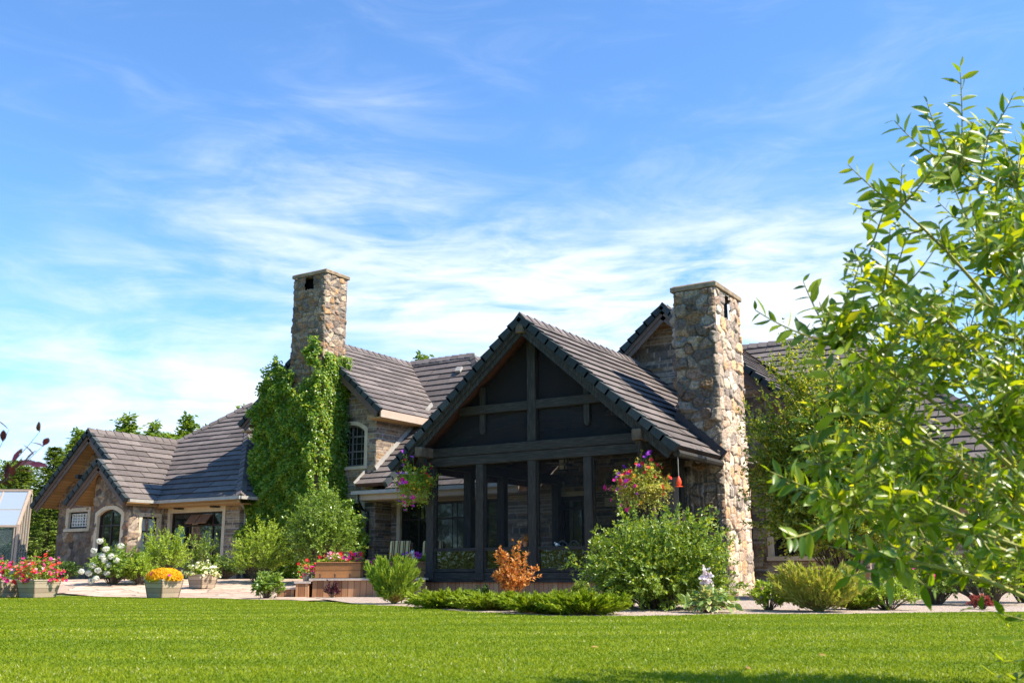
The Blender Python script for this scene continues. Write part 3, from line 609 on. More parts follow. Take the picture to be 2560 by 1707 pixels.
# ---- chimneys
def streaks(top):
    def f(a, b, col, r):
        n = 90; v = np.interp(a, np.linspace(0, 2.2, n), r.uniform(0, 1, n)); w_ = np.interp(a * 1.0 + b * .05, np.linspace(-.2, 2.6, 60), r.uniform(0, 1, 60)); k = np.clip((top - b) / 1.4, 0, 1) * (.55 + .45 * np.sin(b * 2.1 + 5 * w_))
        wt = (np.clip((v - .58) / .2, 0, 1) * k * .75)[:, None]; dk = (np.clip((.34 - v) / .2, 0, 1) * k * .75)[:, None]
        return (col * (1 - wt) + np.array((.62, .58, .53)) * wt) * (1 - .75 * dk)
    return f
def chimney(x0, x1, y0, y1, z0, z1, seed, opening, amp, pal=None, cell=(.26, .22), stain=None, rs=(1.0, 1.0)):
    """opening: ('front'|'right', a0, a1, b0, b1) in sheet coordinates"""
    Sh = Sheets(); h = z1 - z0; ho = opening[1:]
    kf = (lambda a, b, P: hole(ho)(a, b)) if opening[0] == 'front' else None; kr = (lambda a, b, P: hole(ho)(a, b)) if opening[0] == 'right' else None
    Sh.add((x0, y0, z0), X, x1 - x0, h, 'field', seed, .018, kf, amp, pal, cell, stain); Sh.add((x1, y0, z0), Y, y1 - y0, h, 'field', seed + 1, .018, kr, amp * rs[0], pal * rs[1], cell, stain)  # right face is the same stone, sunlight put into its paler palette
    Sh.add((x0, y1, z0), (0, -1, 0), y1 - y0, h, 'field', seed + 2, .05, None, amp, pal, cell)
    ch = Sh.build('chimney', H)
    cc = MB(); cc.box(x0 + .3, y0 + .3, z0, x1 - .3, y1 - .02, z1); cc.build('flue', M['black'], ch)
    cpm = MB(); o_ = .07; n = 7; r = random.Random(seed)
    cpm.box(x0 - o_, y0 - o_, z1, x1 + o_, y1 + o_, z1 + .13); cpm.box(x0 - o_ * .3, y0 - o_ * .3, z1 + .13, x1 + o_ * .3, y1 + o_ * .3, z1 + .16); cpm.build('cap', M['cap'], ch, bevel=.03); return ch
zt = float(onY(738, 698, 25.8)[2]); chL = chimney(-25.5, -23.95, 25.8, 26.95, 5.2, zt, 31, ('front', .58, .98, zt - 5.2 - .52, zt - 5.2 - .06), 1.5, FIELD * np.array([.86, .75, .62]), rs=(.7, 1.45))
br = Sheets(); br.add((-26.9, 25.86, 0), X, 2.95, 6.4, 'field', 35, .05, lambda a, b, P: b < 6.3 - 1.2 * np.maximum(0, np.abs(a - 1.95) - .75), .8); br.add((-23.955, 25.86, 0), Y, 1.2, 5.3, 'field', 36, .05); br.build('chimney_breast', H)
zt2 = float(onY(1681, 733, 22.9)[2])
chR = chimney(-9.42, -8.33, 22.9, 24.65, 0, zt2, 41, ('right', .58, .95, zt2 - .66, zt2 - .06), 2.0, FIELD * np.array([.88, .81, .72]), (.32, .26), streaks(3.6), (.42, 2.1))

# ---- right gable
QX, QZ, QY = -11.3, 8.2, 26.6; QE = 5.7
Sh = Sheets()
def k7(a, b, P):
    x, z = P[:, 0], P[:, 2]
    top = np.where(x > -13.9, QZ - K * np.abs(x - QX) - .08, 6.4 - K * np.abs(x + 12.25)); top = np.where(x < -16.2, 3.3, top)
    return (z < top) & hole((-8.62, -6.5, .93, 2.85))(x, z) & ~((x > -8.4) & (x < -6.7) & (z > 2.8) & (z < 3.12)) & hole((-15.35, -14.3, .0, 2.85))(x, z)
Sh.add((-17.1, 27.2, 0), X, 11.0, 8.3, 'ledge', 51, .035, k7)
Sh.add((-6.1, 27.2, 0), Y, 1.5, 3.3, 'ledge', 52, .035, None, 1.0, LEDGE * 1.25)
Sh.add((-6.1, 28.6, 0), X, 3.75, 3.6, 'ledge', 53, .06)
Sh.build('coursed_stone_wall', H)
c = MB(); c.box(-17.3, 27.46, -.1, -6.3, 36, 3.2); c.xz([(-15.9, 3.2), (-6.3, 3.2), (QX, 7.7)], 27.46, 34); c.box(-6.35, 28.8, -.1, -2.6, 36, 3.3); c.build('wall_core', M['core'], H)
qr = slope([(QX + QE, QY, QZ - K * QE), (QX + QE, 28.3, QZ - K * QE), (QX, 33.4, QZ), (QX, QY, QZ)], H, under='soffit')
slope([(QX - 2.9, QY, QZ - K * 2.9), (QX, QY, QZ), (QX, 33.4, QZ), (QX - 2.9, 33.4, QZ - K * 2.9)], H, under='soffit')
rake((QX + QE, QY, QZ - K * QE), (QX, QY, QZ), qr, nY); rake((QX - 2.9, QY, QZ - K * 2.9), (QX, QY, QZ), qr, nY); ridge((QX, QY, QZ + .03), (QX, 33.4, QZ + .03), qr)
CR2 = -7.5
x2 = slope([(QX, 33.4, QZ), (CR2, 33.4, QZ), (CR2 + 5.6, 27.8, QZ - K * 5.6), (QX + QE, 27.8, QZ - K * 5.6), (QX + QE, 28.3, QZ - K * 5.1)], H)
slope([(CR2, 33.4, QZ), (CR2, 39, QZ), (CR2 + 5.6, 39, QZ - K * 5.6), (CR2 + 5.6, 27.8, QZ - K * 5.6)], H); slope([(-16.5, 38.6, 3.65), (-2, 38.6, 3.65), (CR2, 33.4, QZ), (QX, 33.4, QZ)], H)
ridge((QX, 33.4, QZ + .03), (CR2, 33.4, QZ + .03), x2); ridge((CR2 + 5.6, 27.8, QZ - K * 5.6 + .03), (CR2, 33.4, QZ + .03), x2, .5)
window(H, (0, 27.2, 0), X, nY, -8.6, -6.52, .95, 3.10, .30, .15, mull=(-7.56,), rails=())
dr = window(H, (0, 27.2, 0), X, nY, -15.3, -14.33, .42, 2.82, 0, .14, mull=(), rails=(2.45,), bars=(-14.8,), name='door', sill=False, fw=.14)

# ---- screened porch
PY, PF = 20.64, .41; PXS = [-15.25, -13.75, -12.25, -10.75, -9.25]
porch = MB(); porch.box(-15.42, PY - .02, PF - .07, -9.08, 27.15, PF); pr = porch.build('porch', M['floor'], H)
for x in PXS:
    p = MB(); p.box(x - .11, PY - .11, PF, x + .11, PY + .11, 3.17); p.box(x - .14, PY - .135, PF - .04, x + .14, PY + .1, PF + .13); p.build('post', M['timber'], pr, bevel=.012)
for sx in (-15.25, -9.25):
    for y in (22.3, 23.95, 25.6, 27.05):
        p = MB(); p.box(sx - .11, y - .11, PF, sx + .11, y + .11, 3.17); p.build('post', M['timber'], pr)
hb = MB(); hb.box(-15.42, PY - .14, 3.405, -9.08, PY + .12, 3.63); hb.box(-15.38, PY - .12, 3.17, -9.12, PY + .12, 3.40); hb.box(-15.36, PY + .12, 3.17, -15.14, 27.2, 3.45); hb.box(-9.36, PY + .12, 3.17, -9.14, 27.2, 3.45); hb.build('header_beam', M['timber_h'], pr, bevel=.012)
kp = MB(); kp.box(-12.37, PY - .1, 3.63, -12.13, PY + .1, 6.32); kp.build('king_post', M['timber'], pr, bevel=.012)
for yy, nm in ((PY, 0), (23.9, 1)):
    cbm = MB(); wz = (6.5 - 4.63) / K; cbm.box(-12.25 - wz + (.0), yy - .08, 4.42, -12.25 + wz, yy + .08, 4.63); cbm.build('collar_beam', M['timber_h'], pr)
    ab = MB(); n = 14; up = []; lo = []
    for i in range(n + 1):
        u_ = -1 + 2 * i / n; x = -12.25 + 2.85 * u_; z = 4.40 - .72 * u_ * u_; up.append((x, z)); lo.append((x, z - .24))
    for i in range(n): ab.xz([lo[i], lo[i + 1], up[i + 1], up[i]], yy - .06 + .15, yy + .06 + .15)
    ab.build('arched_brace', M['timber_h'], pr)
    for x in (-13.72, -10.78):
        p = MB(); p.xz([(x - .075, 5.1), (x - .075, 3.98), (x - .04, 3.92), (x + .04, 3.92), (x + .075, 3.98), (x + .075, 5.1)], yy - .05 + .02, yy + .10 + .02); p.build('drop_post', M['timber'], pr)
for k, (xa, xb) in enumerate(zip(PXS[:-1], PXS[1:])):
    a, b = xa + .11, xb - .11
    r_ = MB(); r_.box(a, PY - .07, 1.07, b, PY + .07, 1.15); r_.box(a, PY - .05, .575, b, PY + .05, .655); r_.box(a, PY - .08, PF, b, PY + .02, .56)
    r_.box(a, PY - .05, .655, a + .05, PY + .05, 1.07); r_.box(b - .05, PY - .05, .655, b, PY + .05, 1.07); r_.box(a, PY - .03, 1.15, a + .03, PY + .03, 3.17); r_.box(b - .03, PY - .03, 1.15, b, PY + .03, 3.17); r_.build('rail', M['timber_h'], pr)
    g_ = MB(); g_.box(a + .05, PY - .012, .655, b - .05, PY + .012, 1.07); g_.build('glass_panel', M['glass_wavy'], pr)
    s_ = MB(); s_.box(a + .03, PY + .001, 1.15, b - .03, PY + .003, 3.17); s_.build('insect_screen', M['screen'], pr)
s_ = MB(); s_.xz([(-15.2, 3.63), (-9.3, 3.63), (-9.3, 3.75), (-12.25, 6.34), (-15.2, 3.75)], PY + .03, PY + .034); s_.build('insect_screen', M['screen_gable'], pr)
for sx in (-15.25, -9.25):
    ys = [PY + .11, 22.3, 23.95, 25.6, 27.05]
    r_ = MB(); r_.box(sx - .06, PY + .11, 1.07, sx + .06, 27.1, 1.15); r_.box(sx - .05, PY + .11, PF, sx + .05, 27.1, .655); r_.build('rail', M['timber'], pr)
    g_ = MB(); g_.box(sx - .012, PY + .11, .655, sx + .012, 27.0, 1.07); g_.build('glass_panel', M['glass_wavy'], pr)
    s_ = MB(); s_.box(sx - .001, PY + .11, 1.15, sx + .001, 27.0, 3.17); s_.build('insect_screen', M['screen'], pr)
sk = MB(); sk.box(-15.36, PY - .03, -.1, -9.1, PY + .0, .335); sk.box(-15.36, PY, -.1, -15.33, 26.5, .335); sk.box(-9.13, PY, -.1, -9.1, 22.8, .335); sk.build('skirting', M['cedar_skirt_lit'], pr)
bb = MB(); bb.box(-15.42, PY - .10, .335, -9.04, PY + .02, .405); bb.build('base_beam', M['timber_h'], pr)
RXP, RZP, RY0, EV = -12.25, 6.60, 20.1, 3.88
prf = slope([(RXP + EV, RY0, RZP - K * EV), (RXP + EV, 27.3, RZP - K * EV), (RXP, 27.3, RZP), (RXP, RY0, RZP)], H)
slope([(RXP - EV, RY0, RZP - K * EV), (RXP, RY0, RZP), (RXP, 27.3, RZP), (RXP - EV, 27.3, RZP - K * EV)], H)
rake((RXP + EV, RY0, RZP - K * EV), (RXP, RY0, RZP), prf, nY, fmat='timber', fh=.20); rake((RXP - EV, RY0, RZP - K * EV), (RXP, RY0, RZP), prf, nY, fmat='timber', fh=.20)
ridge((RXP, RY0 - .05, RZP + .03), (RXP, 26.9, RZP + .03), prf)
# purlin ends that carry the overhang
for px_, pz_ in ((RXP, RZP - .27), (-9.25, 3.52), (-15.25, 3.52)):
    pe = MB(); pe.beam((px_, RY0 - .10, pz_), (px_, 22, pz_), .22, .25); pe.build('purlin', M['purlin'], pr, bevel=.02)
for x in (-9.25, -15.25):
    kb = MB(); kb.beam((x, PY - .1, 2.75), (x, RY0 + .05, 3.42), .14, .16); kb.build('knee_brace', M['timber'], pr)
ex = RXP + EV; ez = RZP - K * EV
ct = MB(); ct.tube([(ex - .02, RY0 + .1, ez - .14), (ex - .02, 22.9, ez - .14)], .085, 8); ct.build('log_end', M['timber'], pr)
fl = MB(); zf = lambda x: RZP - K * abs(x - RXP)
fl.beam((-9.5, 22.86, zf(-9.5) + .10), (-8.3, 22.86, zf(-8.3) + .10), .10, .28, up=(.66, 0, .75)); fl.build('chimney_flashing', M['metal_dark'], prf)
pnl = MB(); pnl.box(-9.62, 22.0, .9, -9.16, 22.08, 2.72); pnl.box(-9.66, 21.97, 2.0, -9.62, 22.1, 2.74); pnl.build('side_panel', M['plaster'], H)
# fittings inside the porch
mt = MB(); mt.box(-13.55, 26.95, 2.45, -12.15, 27.19, 2.71); mt.build('mantel', M['cream'], pr)
fp = MB(); fp.box(-13.12, 27.1, 1.0, -12.2, 27.18, 2.40); fp.build('fireplace_front', M['plaster'], pr)

# ================================================================== ground
def poly_grid(name, poly, zf, mat, step=.5, kind='structure', lift=0.0):
    """triangle-free grid clipped to a polygon in plan, draped on zf"""
    xs = [p[0] for p in poly]; ys = [p[1] for p in poly]; P = [tuple(p) for p in poly]; V = []; Fs = []
    def clip_cell(x0, y0, x1, y1):
        q = P
        for a, b, c in ((-1, 0, -x0), (1, 0, x1), (0, -1, -y0), (0, 1, y1)):
            q = clip_poly(q, a, b, c)
            if len(q) < 3: return []
        return q
    for x in np.arange(math.floor(min(xs) / step) * step, max(xs), step):
        for y in np.arange(math.floor(min(ys) / step) * step, max(ys), step):
            q = clip_cell(x, y, x + step, y + step)
            if len(q) > 2:
                b = len(V); V += [(px, py, float(zf(px, py)) + lift) for px, py in q]; Fs.append(tuple(range(b, b + len(q))))
    me = bpy.data.meshes.new(name); me.from_pydata(V, [], Fs); me.update(); o = link(name, me, mat); return tag(o, kind=kind)
def mat_ground():
    m, t, b = newmat('earth'); b.inputs['Roughness'].default_value = .95
    co = N(t, 'ShaderNodeTexCoord'); n = N(t, 'ShaderNodeTexNoise', inp={'Scale': 1.2, 'Detail': 8}); L(t, co.outputs['Object'], n.inputs['Vector'])
    r = ramp(t, [(.35, (.05, .09, .015)), (.65, (.10, .12, .04))]); L(t, n.outputs['Fac'], r.inputs[0]); L(t, r.outputs[0], b.inputs['Base Color']); return m
def mat_gravel(name, cols, scale=55):
    m, t, b = newmat(name); b.inputs['Roughness'].default_value = .9
    co = N(t, 'ShaderNodeTexCoord'); v = N(t, 'ShaderNodeTexVoronoi', inp={'Scale': scale}); L(t, co.outputs['Object'], v.inputs['Vector'])
    s = N(t, 'ShaderNodeSeparateColor'); L(t, v.outputs['Color'], s.inputs[0]); r = ramp(t, [(i / (len(cols) - 1), c) for i, c in enumerate(cols)]); L(t, s.outputs[0], r.inputs[0]); L(t, r.outputs[0], b.inputs['Base Color'])
    bp = N(t, 'ShaderNodeBump', inp={'Strength': 1.0, 'Distance': .02}); bp.invert = True; L(t, v.outputs['Distance'], bp.inputs['Height']); L(t, bp.outputs[0], b.inputs['Normal']); return m
def mat_paving():
    m, t, b = newmat('stone_paving'); b.inputs['Roughness'].default_value = .85
    co = N(t, 'ShaderNodeTexCoord'); v = N(t, 'ShaderNodeTexVoronoi', feature='DISTANCE_TO_EDGE', inp={'Scale': 1.7, 'Randomness': .8}); L(t, co.outputs['Object'], v.inputs['Vector'])
    v2 = N(t, 'ShaderNodeTexVoronoi', inp={'Scale': 1.7, 'Randomness': .8}); L(t, co.outputs['Object'], v2.inputs['Vector'])
    s = N(t, 'ShaderNodeSeparateColor'); L(t, v2.outputs['Color'], s.inputs[0]); r = ramp(t, [(0, (.36, .25, .18)), (.5, (.46, .34, .25)), (1, (.54, .42, .32))]); L(t, s.outputs[0], r.inputs[0])
    n = N(t, 'ShaderNodeTexNoise', inp={'Scale': 6, 'Detail': 6}); L(t, co.outputs['Object'], n.inputs['Vector']); r2 = ramp(t, [(.3, .8), (.7, 1.15)]); L(t, n.outputs['Fac'], r2.inputs[0])
    mu = N(t, 'ShaderNodeMix', data_type='RGBA', blend_type='MULTIPLY', inp={'Factor': 1.0}); L(t, r.outputs[0], mu.inputs['A']); L(t, r2.outputs[0], mu.inputs['B'])
    e = MA('LESS_THAN', v.outputs['Distance'], .03, tree=t); mx = N(t, 'ShaderNodeMix', data_type='RGBA'); L(t, e, mx.inputs['Factor']); L(t, mu.outputs['Result'], mx.inputs['A']); mx.inputs['B'].default_value = (.22, .16, .12, 1); L(t, mx.outputs['Result'], b.inputs['Base Color']); return m
xs = np.concatenate([np.linspace(-900, -60, 12), np.linspace(-50, 20, 71), np.linspace(40, 900, 12)]); ys = np.concatenate([np.linspace(-900, -30, 12), np.linspace(-20, 50, 71), np.linspace(60, 1500, 14)])
gx_, gy_ = np.meshgrid(xs, ys, indexing='ij'); V = np.stack([gx_.ravel(), gy_.ravel(), gz(gx_.ravel(), gy_.ravel()) - .03], 1); ii = np.arange(len(V)).reshape(gx_.shape)
tag(np_mesh('ground', V, np.stack([ii[:-1, :-1], ii[1:, :-1], ii[1:, 1:], ii[:-1, 1:]], -1).reshape(-1, 4), mat_ground()), kind='structure')
EDGE_PX = [(-500, 1484), (-120, 1486), (0, 1487), (150, 1489), (300, 1493), (500, 1495), (700, 1500), (800, 1504), (900, 1510), (1040, 1517), (1150, 1527), (1280, 1536), (1400, 1540), (1560, 1540), (1800, 1536), (2000, 1535), (2200, 1533), (2560, 1529), (2900, 1525)]
EDGE = []
for (ax0, ay0), (ax1, ay1) in zip(EDGE_PX[:-1], EDGE_PX[1:]):
    p0, p1 = on(ax0, ay0, 2, 0.0), on(ax1, ay1, 2, 0.0)
    for k in range(8): q = p0 + (p1 - p0) * k / 8.0; EDGE.append((q[0] + .05 * math.sin(q[0] * 3.1) + random.uniform(-.035, .035), q[1] + .06 * math.sin(q[0] * 2.3 + 1) + random.uniform(-.035, .035)))
EDGE.append(tuple(on(*EDGE_PX[-1], 2, 0.0)[:2]))
lawn_poly = EDGE + [(12, 16), (12, -22), (-34, -22), (-40, 8)]
def tri_fan_sheet(name, poly, z, mat, kind='structure'):
    me = bpy.data.meshes.new(name); me.from_pydata([(x, y, z) for x, y in poly], [], [tuple(range(len(poly)))]); me.update(); return tag(link(name, me, mat), kind=kind)
lw = tri_fan_sheet('lawn', lawn_poly[::-1], .004, G['grass_soil'])
i8 = 7
bed = EDGE[64:] + [(12, 30), (-20.5, 30), (-20.5, 24.0), (-17.2, 18.4)]
gravel = tri_fan_sheet('gravel_bed', bed, .006, mat_gravel('beige_gravel', [(.20, .14, .10), (.40, .31, .24), (.55, .46, .38), (.30, .22, .16)], 45))
terr = EDGE[:65] + [(-17.2, 18.4), (-19.0, 22.4), (-22.5, 26.8), (-30.5, 24.9), (-31.2, 23.3), (-38, 23.3), (-46, 22)]
# the terrace is clipped cell by cell (its outline is not convex), so only cells wholly or partly inside are drawn
def inside(px, py, poly):
    r = np.zeros(np.shape(px), bool)
    for (x0, y0), (x1, y1) in zip(poly, poly[1:] + poly[:1]):
        with np.errstate(divide='ignore', invalid='ignore'): r ^= ((y0 > py) != (y1 > py)) & (px < (x1 - x0) * (py - y0) / (y1 - y0) + x0)
    return r
st = .12; ax_ = np.arange(-46, -15, st); ay_ = np.arange(15, 28, st); A, B = np.meshgrid(ax_, ay_, indexing='ij'); ok = inside(A, B, terr)
idx = np.arange(A.size).reshape(A.shape); q = np.stack([idx[:-1, :-1], idx[1:, :-1], idx[1:, 1:], idx[:-1, 1:]], -1).reshape(-1, 4); q = q[ok.ravel()[q].all(1)]
tag(np_mesh('terrace', np.stack([A.ravel(), B.ravel(), gz(A.ravel(), B.ravel()) + .012], 1), q, mat_paving()), kind='structure')

# grass blades on the part of the lawn the photo shows
def grass():
    n = 860000; r = np.random.default_rng(3)
    u = r.uniform(0, 1, n); d = 4.0 + (28.5 - 4.0) * u ** 1.55; lat = r.uniform(-1, 1, n) * (.62 * d + 2.0)
    x = lat * cy - d * sy; y = lat * sy + d * cy
    k = inside(x, y, lawn_poly); x, y, d = x[k], y[k], d[k]; n = len(x)
    la, de = x * cy + y * sy, d
    patch = np.zeros(n)
    for q in range(9):
        fa_, fb_, p0_, p1_ = r.uniform(.35, 1.6), r.uniform(1.6, 6.5), r.uniform(0, 6), r.uniform(0, 6); patch += np.sin(la * fa_ + p0_ + .8 * np.sin(de * .9 + q)) * np.sin(de * fb_ + p1_ + .9 * np.sin(la * .7 + q))
    patch = .5 + .5 * np.clip(patch / 2.6, -1, 1)
    h = r.uniform(.009, .019, n) * (.8 + .4 * patch) ; wd = r.uniform(.0025, .0048, n) * (1 + d / 9); a = r.uniform(0, 2 * np.pi, n); ln = r.normal(0, .45, (n, 2)) * h[:, None]
    P = np.stack([x, y, np.full(n, .003)], 1); S = np.stack([np.cos(a) * wd, np.sin(a) * wd, np.zeros(n)], 1); T = P + np.stack([ln[:, 0], ln[:, 1], h], 1)
    V = np.stack([P - S, P + S, T], 1).reshape(-1, 3); t = np.clip(r.normal(.46, .13, n) + .45 * (patch - .5), 0, 1)[:, None]
    c = (1 - t) * np.array((.135, .215, .005)) + t * np.array((.38, .43, .018)); dry = r.uniform(0, 1, n) < .09 * patch ** 2.5; c[dry] = (.62, .60, .25)
    m, tr, b = newmat('grass_blade'); at_ = N(tr, 'ShaderNodeVertexColor', layer_name='col'); L(tr, at_.outputs[0], b.inputs['Base Color']); b.inputs['Roughness'].default_value = .6; b.inputs['Specular IOR Level'].default_value = .2
    tl = N(tr, 'ShaderNodeBsdfTranslucent'); L(tr, at_.outputs[0], tl.inputs['Color']); ms = N(tr, 'ShaderNodeMixShader', inp={'Fac': .5}); L(tr, b.outputs[0], ms.inputs[1]); L(tr, tl.outputs[0], ms.inputs[2]); L(tr, ms.outputs[0], tr.nodes['Material Output'].inputs['Surface'])
    o = np_mesh('grass', V, np.arange(3 * n).reshape(n, 3), m, None, np.repeat(c, 3, 0)); tag(o, kind='stuff')
grass()

# ================================================================== plants
def unit(v): return v / (np.linalg.norm(v, axis=-1, keepdims=True) + 1e-9)
def leaf_quads(P, D, Nm, Ln, Wd, fold=.12, mid=.45):
    """one folded diamond per leaf -> V (4n,3), F (n,4)"""
    n = len(P); D = unit(D); S = unit(np.cross(D, Nm)); Nn = np.cross(S, D); Ln = np.broadcast_to(Ln, n)[:, None]; Wd = np.broadcast_to(Wd, n)[:, None]
    V = np.stack([P, P + D * Ln * mid + S * Wd * .5 + Nn * Wd * fold, P + D * Ln, P + D * Ln * mid - S * Wd * .5 + Nn * Wd * fold], 1).reshape(-1, 3)
    return V, np.arange(4 * n).reshape(n, 4)
def leaf_full(P, D, Nm, Ln, Wd, curl=.15):
    """pointed oval leaf with a bent midrib, 6 quads"""
    n = len(P); D = unit(D); S = unit(np.cross(D, Nm)); Nn = np.cross(S, D); Ln = np.broadcast_to(Ln, n)[:, None]; Wd = np.broadcast_to(Wd, n)[:, None]
    ts = (0, .22, .5, .78, 1.0); ws = (.10, .78, 1.0, .62, .04); V = []
    for t, w in zip(ts, ws):
        c = P + D * Ln * t - Nn * Ln * curl * t * t; e = S * Wd * .5 * w; f = Nn * Wd * .16 * w
        V += [c + e + f, c, c - e + f]
    V = np.stack(V, 1).reshape(-1, 3); b = []
    for i in range(4): b += [(3 * i, 3 * i + 3, 3 * i + 4, 3 * i + 1), (3 * i + 1, 3 * i + 4, 3 * i + 5, 3 * i + 2)]
    return V, (np.arange(n)[:, None, None] * 15 + np.array(b)[None]).reshape(-1, 4)
def bez(a, b, c, t): t = np.asarray(t)[..., None]; return (1 - t) ** 2 * a + 2 * t * (1 - t) * b + t * t * c
def dome_dirs(n, r, low=-.05):
    ph = r.uniform(0, 2 * np.pi, n); z = r.uniform(low, 1, n); q = np.sqrt(np.maximum(0, 1 - z * z)); return np.stack([q * np.cos(ph), q * np.sin(ph), z], 1)
def foliage(base, rx, ry, h, n, per, Ln, Wd, seed, start=.45, spike=.18, twigs=3, twig_len=.28, low=-.05, lump=.22, zc=.32, up=.5, full=False, ret_stems=True, fan=0.0):
    """shoots fan from the base to a lumpy dome; leaves sit along their outer part and along short side twigs.
    returns leaves P,D,N,L,W and stems"""
    r = np.random.default_rng(seed); base = np.array(base, float); d = dome_dirs(n, r, low)
    k = r.normal(0, 1, (6, 3)); lm = 1 + lump * np.mean([np.sin(d @ kk * 2.6 + i) for i, kk in enumerate(k)], 0) * 1.6
    rad = lm * np.where(r.uniform(0, 1, n) < .6, r.uniform(.86, 1.0, n), r.uniform(.5, .9, n)) * (1 + spike * r.uniform(0, 1, n) ** 4)
    C = base + np.array([0, 0, h * zc]); T = C + d * rad[:, None] * np.array([rx, ry, h * (1 - zc)]); T[:, 2] = np.maximum(T[:, 2], base[2] + .03)
    B = base + np.stack([d[:, 0] * rx, d[:, 1] * ry, np.zeros(n)], 1) * .18 * r.uniform(.2, 1, (n, 1)); Mid = (B + T) / 2 + np.array([0, 0, up]) * h * .25 + r.normal(0, .06, (n, 3)) * rx
    P, D, stems = [], [], []
    Rm = (rx + ry + h) / 3
    for i in range(n):
        t = start + (1 - start) * r.uniform(0, 1, per) ** .75; p = bez(B[i], Mid[i], T[i], t); tn = unit(bez(B[i], Mid[i], T[i], t + .02) - p); P.append(p); D.append(tn)
        stems.append((B[i], Mid[i], T[i]))
        for j in range(twigs):
            s = start + (1 - start) * r.uniform(0, .95); a = bez(B[i], Mid[i], T[i], np.array([s]))[0]; dd = unit(d[i] * .7 + r.normal(0, .55, 3) + np.array([0, 0, .25])); l = twig_len * Rm * r.uniform(.5, 1.1)
            m_ = max(2, int(per * .45)); u = r.uniform(.05, 1, m_); P.append(a + dd * (u * l)[:, None]); D.append(np.tile(dd, (m_, 1)))
    P = np.vstack(P); D = np.vstack(D); m_ = len(P); rnd = r.normal(0, 1, (m_, 3)); rnd -= (rnd * D).sum(1, keepdims=True) * D; rnd = unit(rnd)
    LD = unit(D * .75 + rnd * .8 + np.array([0, 0, -.05])); NN = unit(r.normal(0, .5, (m_, 3)) + np.array([0, 0, .8]) + unit(P - C) * .5)
    return P, LD, NN, Ln * r.uniform(.6, 1.15, m_), Wd * r.uniform(.7, 1.15, m_), stems
def stems_mesh(name, stems, r0, mat, parent, n=70, seg=4, sides=4):
    mb = MB()
    for a, b, c in stems[:n]:
        pts = bez(np.array(a), np.array(b), np.array(c), np.linspace(0, 1, seg + 1)); mb.tube(pts, [r0 * (1 - .75 * i / seg) for i in range(seg + 1)], sides)
    return mb.build(name, mat, parent)
def shrub(name, label, cat, base, rx, ry, h, n, per, Ln, Wd, mat, seed, stem_mat='bark', group=None, sr=.012, full=False, **kw):
    e = empty(name, base, label, cat, group); P, D, NN, l, w, st_ = foliage(base, rx, ry, h, n, per, Ln, Wd, seed, **kw)
    V, Fc = (leaf_full if full else leaf_quads)(P, D, NN, l, w); np_mesh('foliage', V, Fc, G[mat] if isinstance(mat, str) else mat, e); stems_mesh('stem', st_, sr, M[stem_mat], e); return e, P, st_
def flowers(name, pts, size, mat, parent, seed=0, out=None, petals=5):
    """small open blooms: a ring of petals each, facing roughly outwards"""
    r = np.random.default_rng(seed); pts = np.asarray(pts); n = len(pts); Nn = unit(r.normal(0, .5, (n, 3)) + (np.array([.2, -.5, .5]) if out is None else out))
    a = unit(np.cross(Nn, r.normal(0, 1, (n, 3)))); b = np.cross(Nn, a); V = []; sz = size * r.uniform(.7, 1.2, (n, 1))
    for k in range(petals):
        t = 2 * np.pi * k / petals; dr = a * math.cos(t) + b * math.sin(t); sd = np.cross(Nn, dr)
        V += [pts, pts + dr * sz * .45 + sd * sz * .33 + Nn * sz * .12, pts + dr * sz * .55 + Nn * sz * .2, pts + dr * sz * .45 - sd * sz * .33 + Nn * sz * .12]
    V = np.stack(V, 1).reshape(-1, 3); Fc = (np.arange(n)[:, None, None] * 4 * petals + np.arange(4 * petals).reshape(petals, 4)[None]).reshape(-1, 4)
    return np_mesh(name, V, Fc, G[mat], parent)

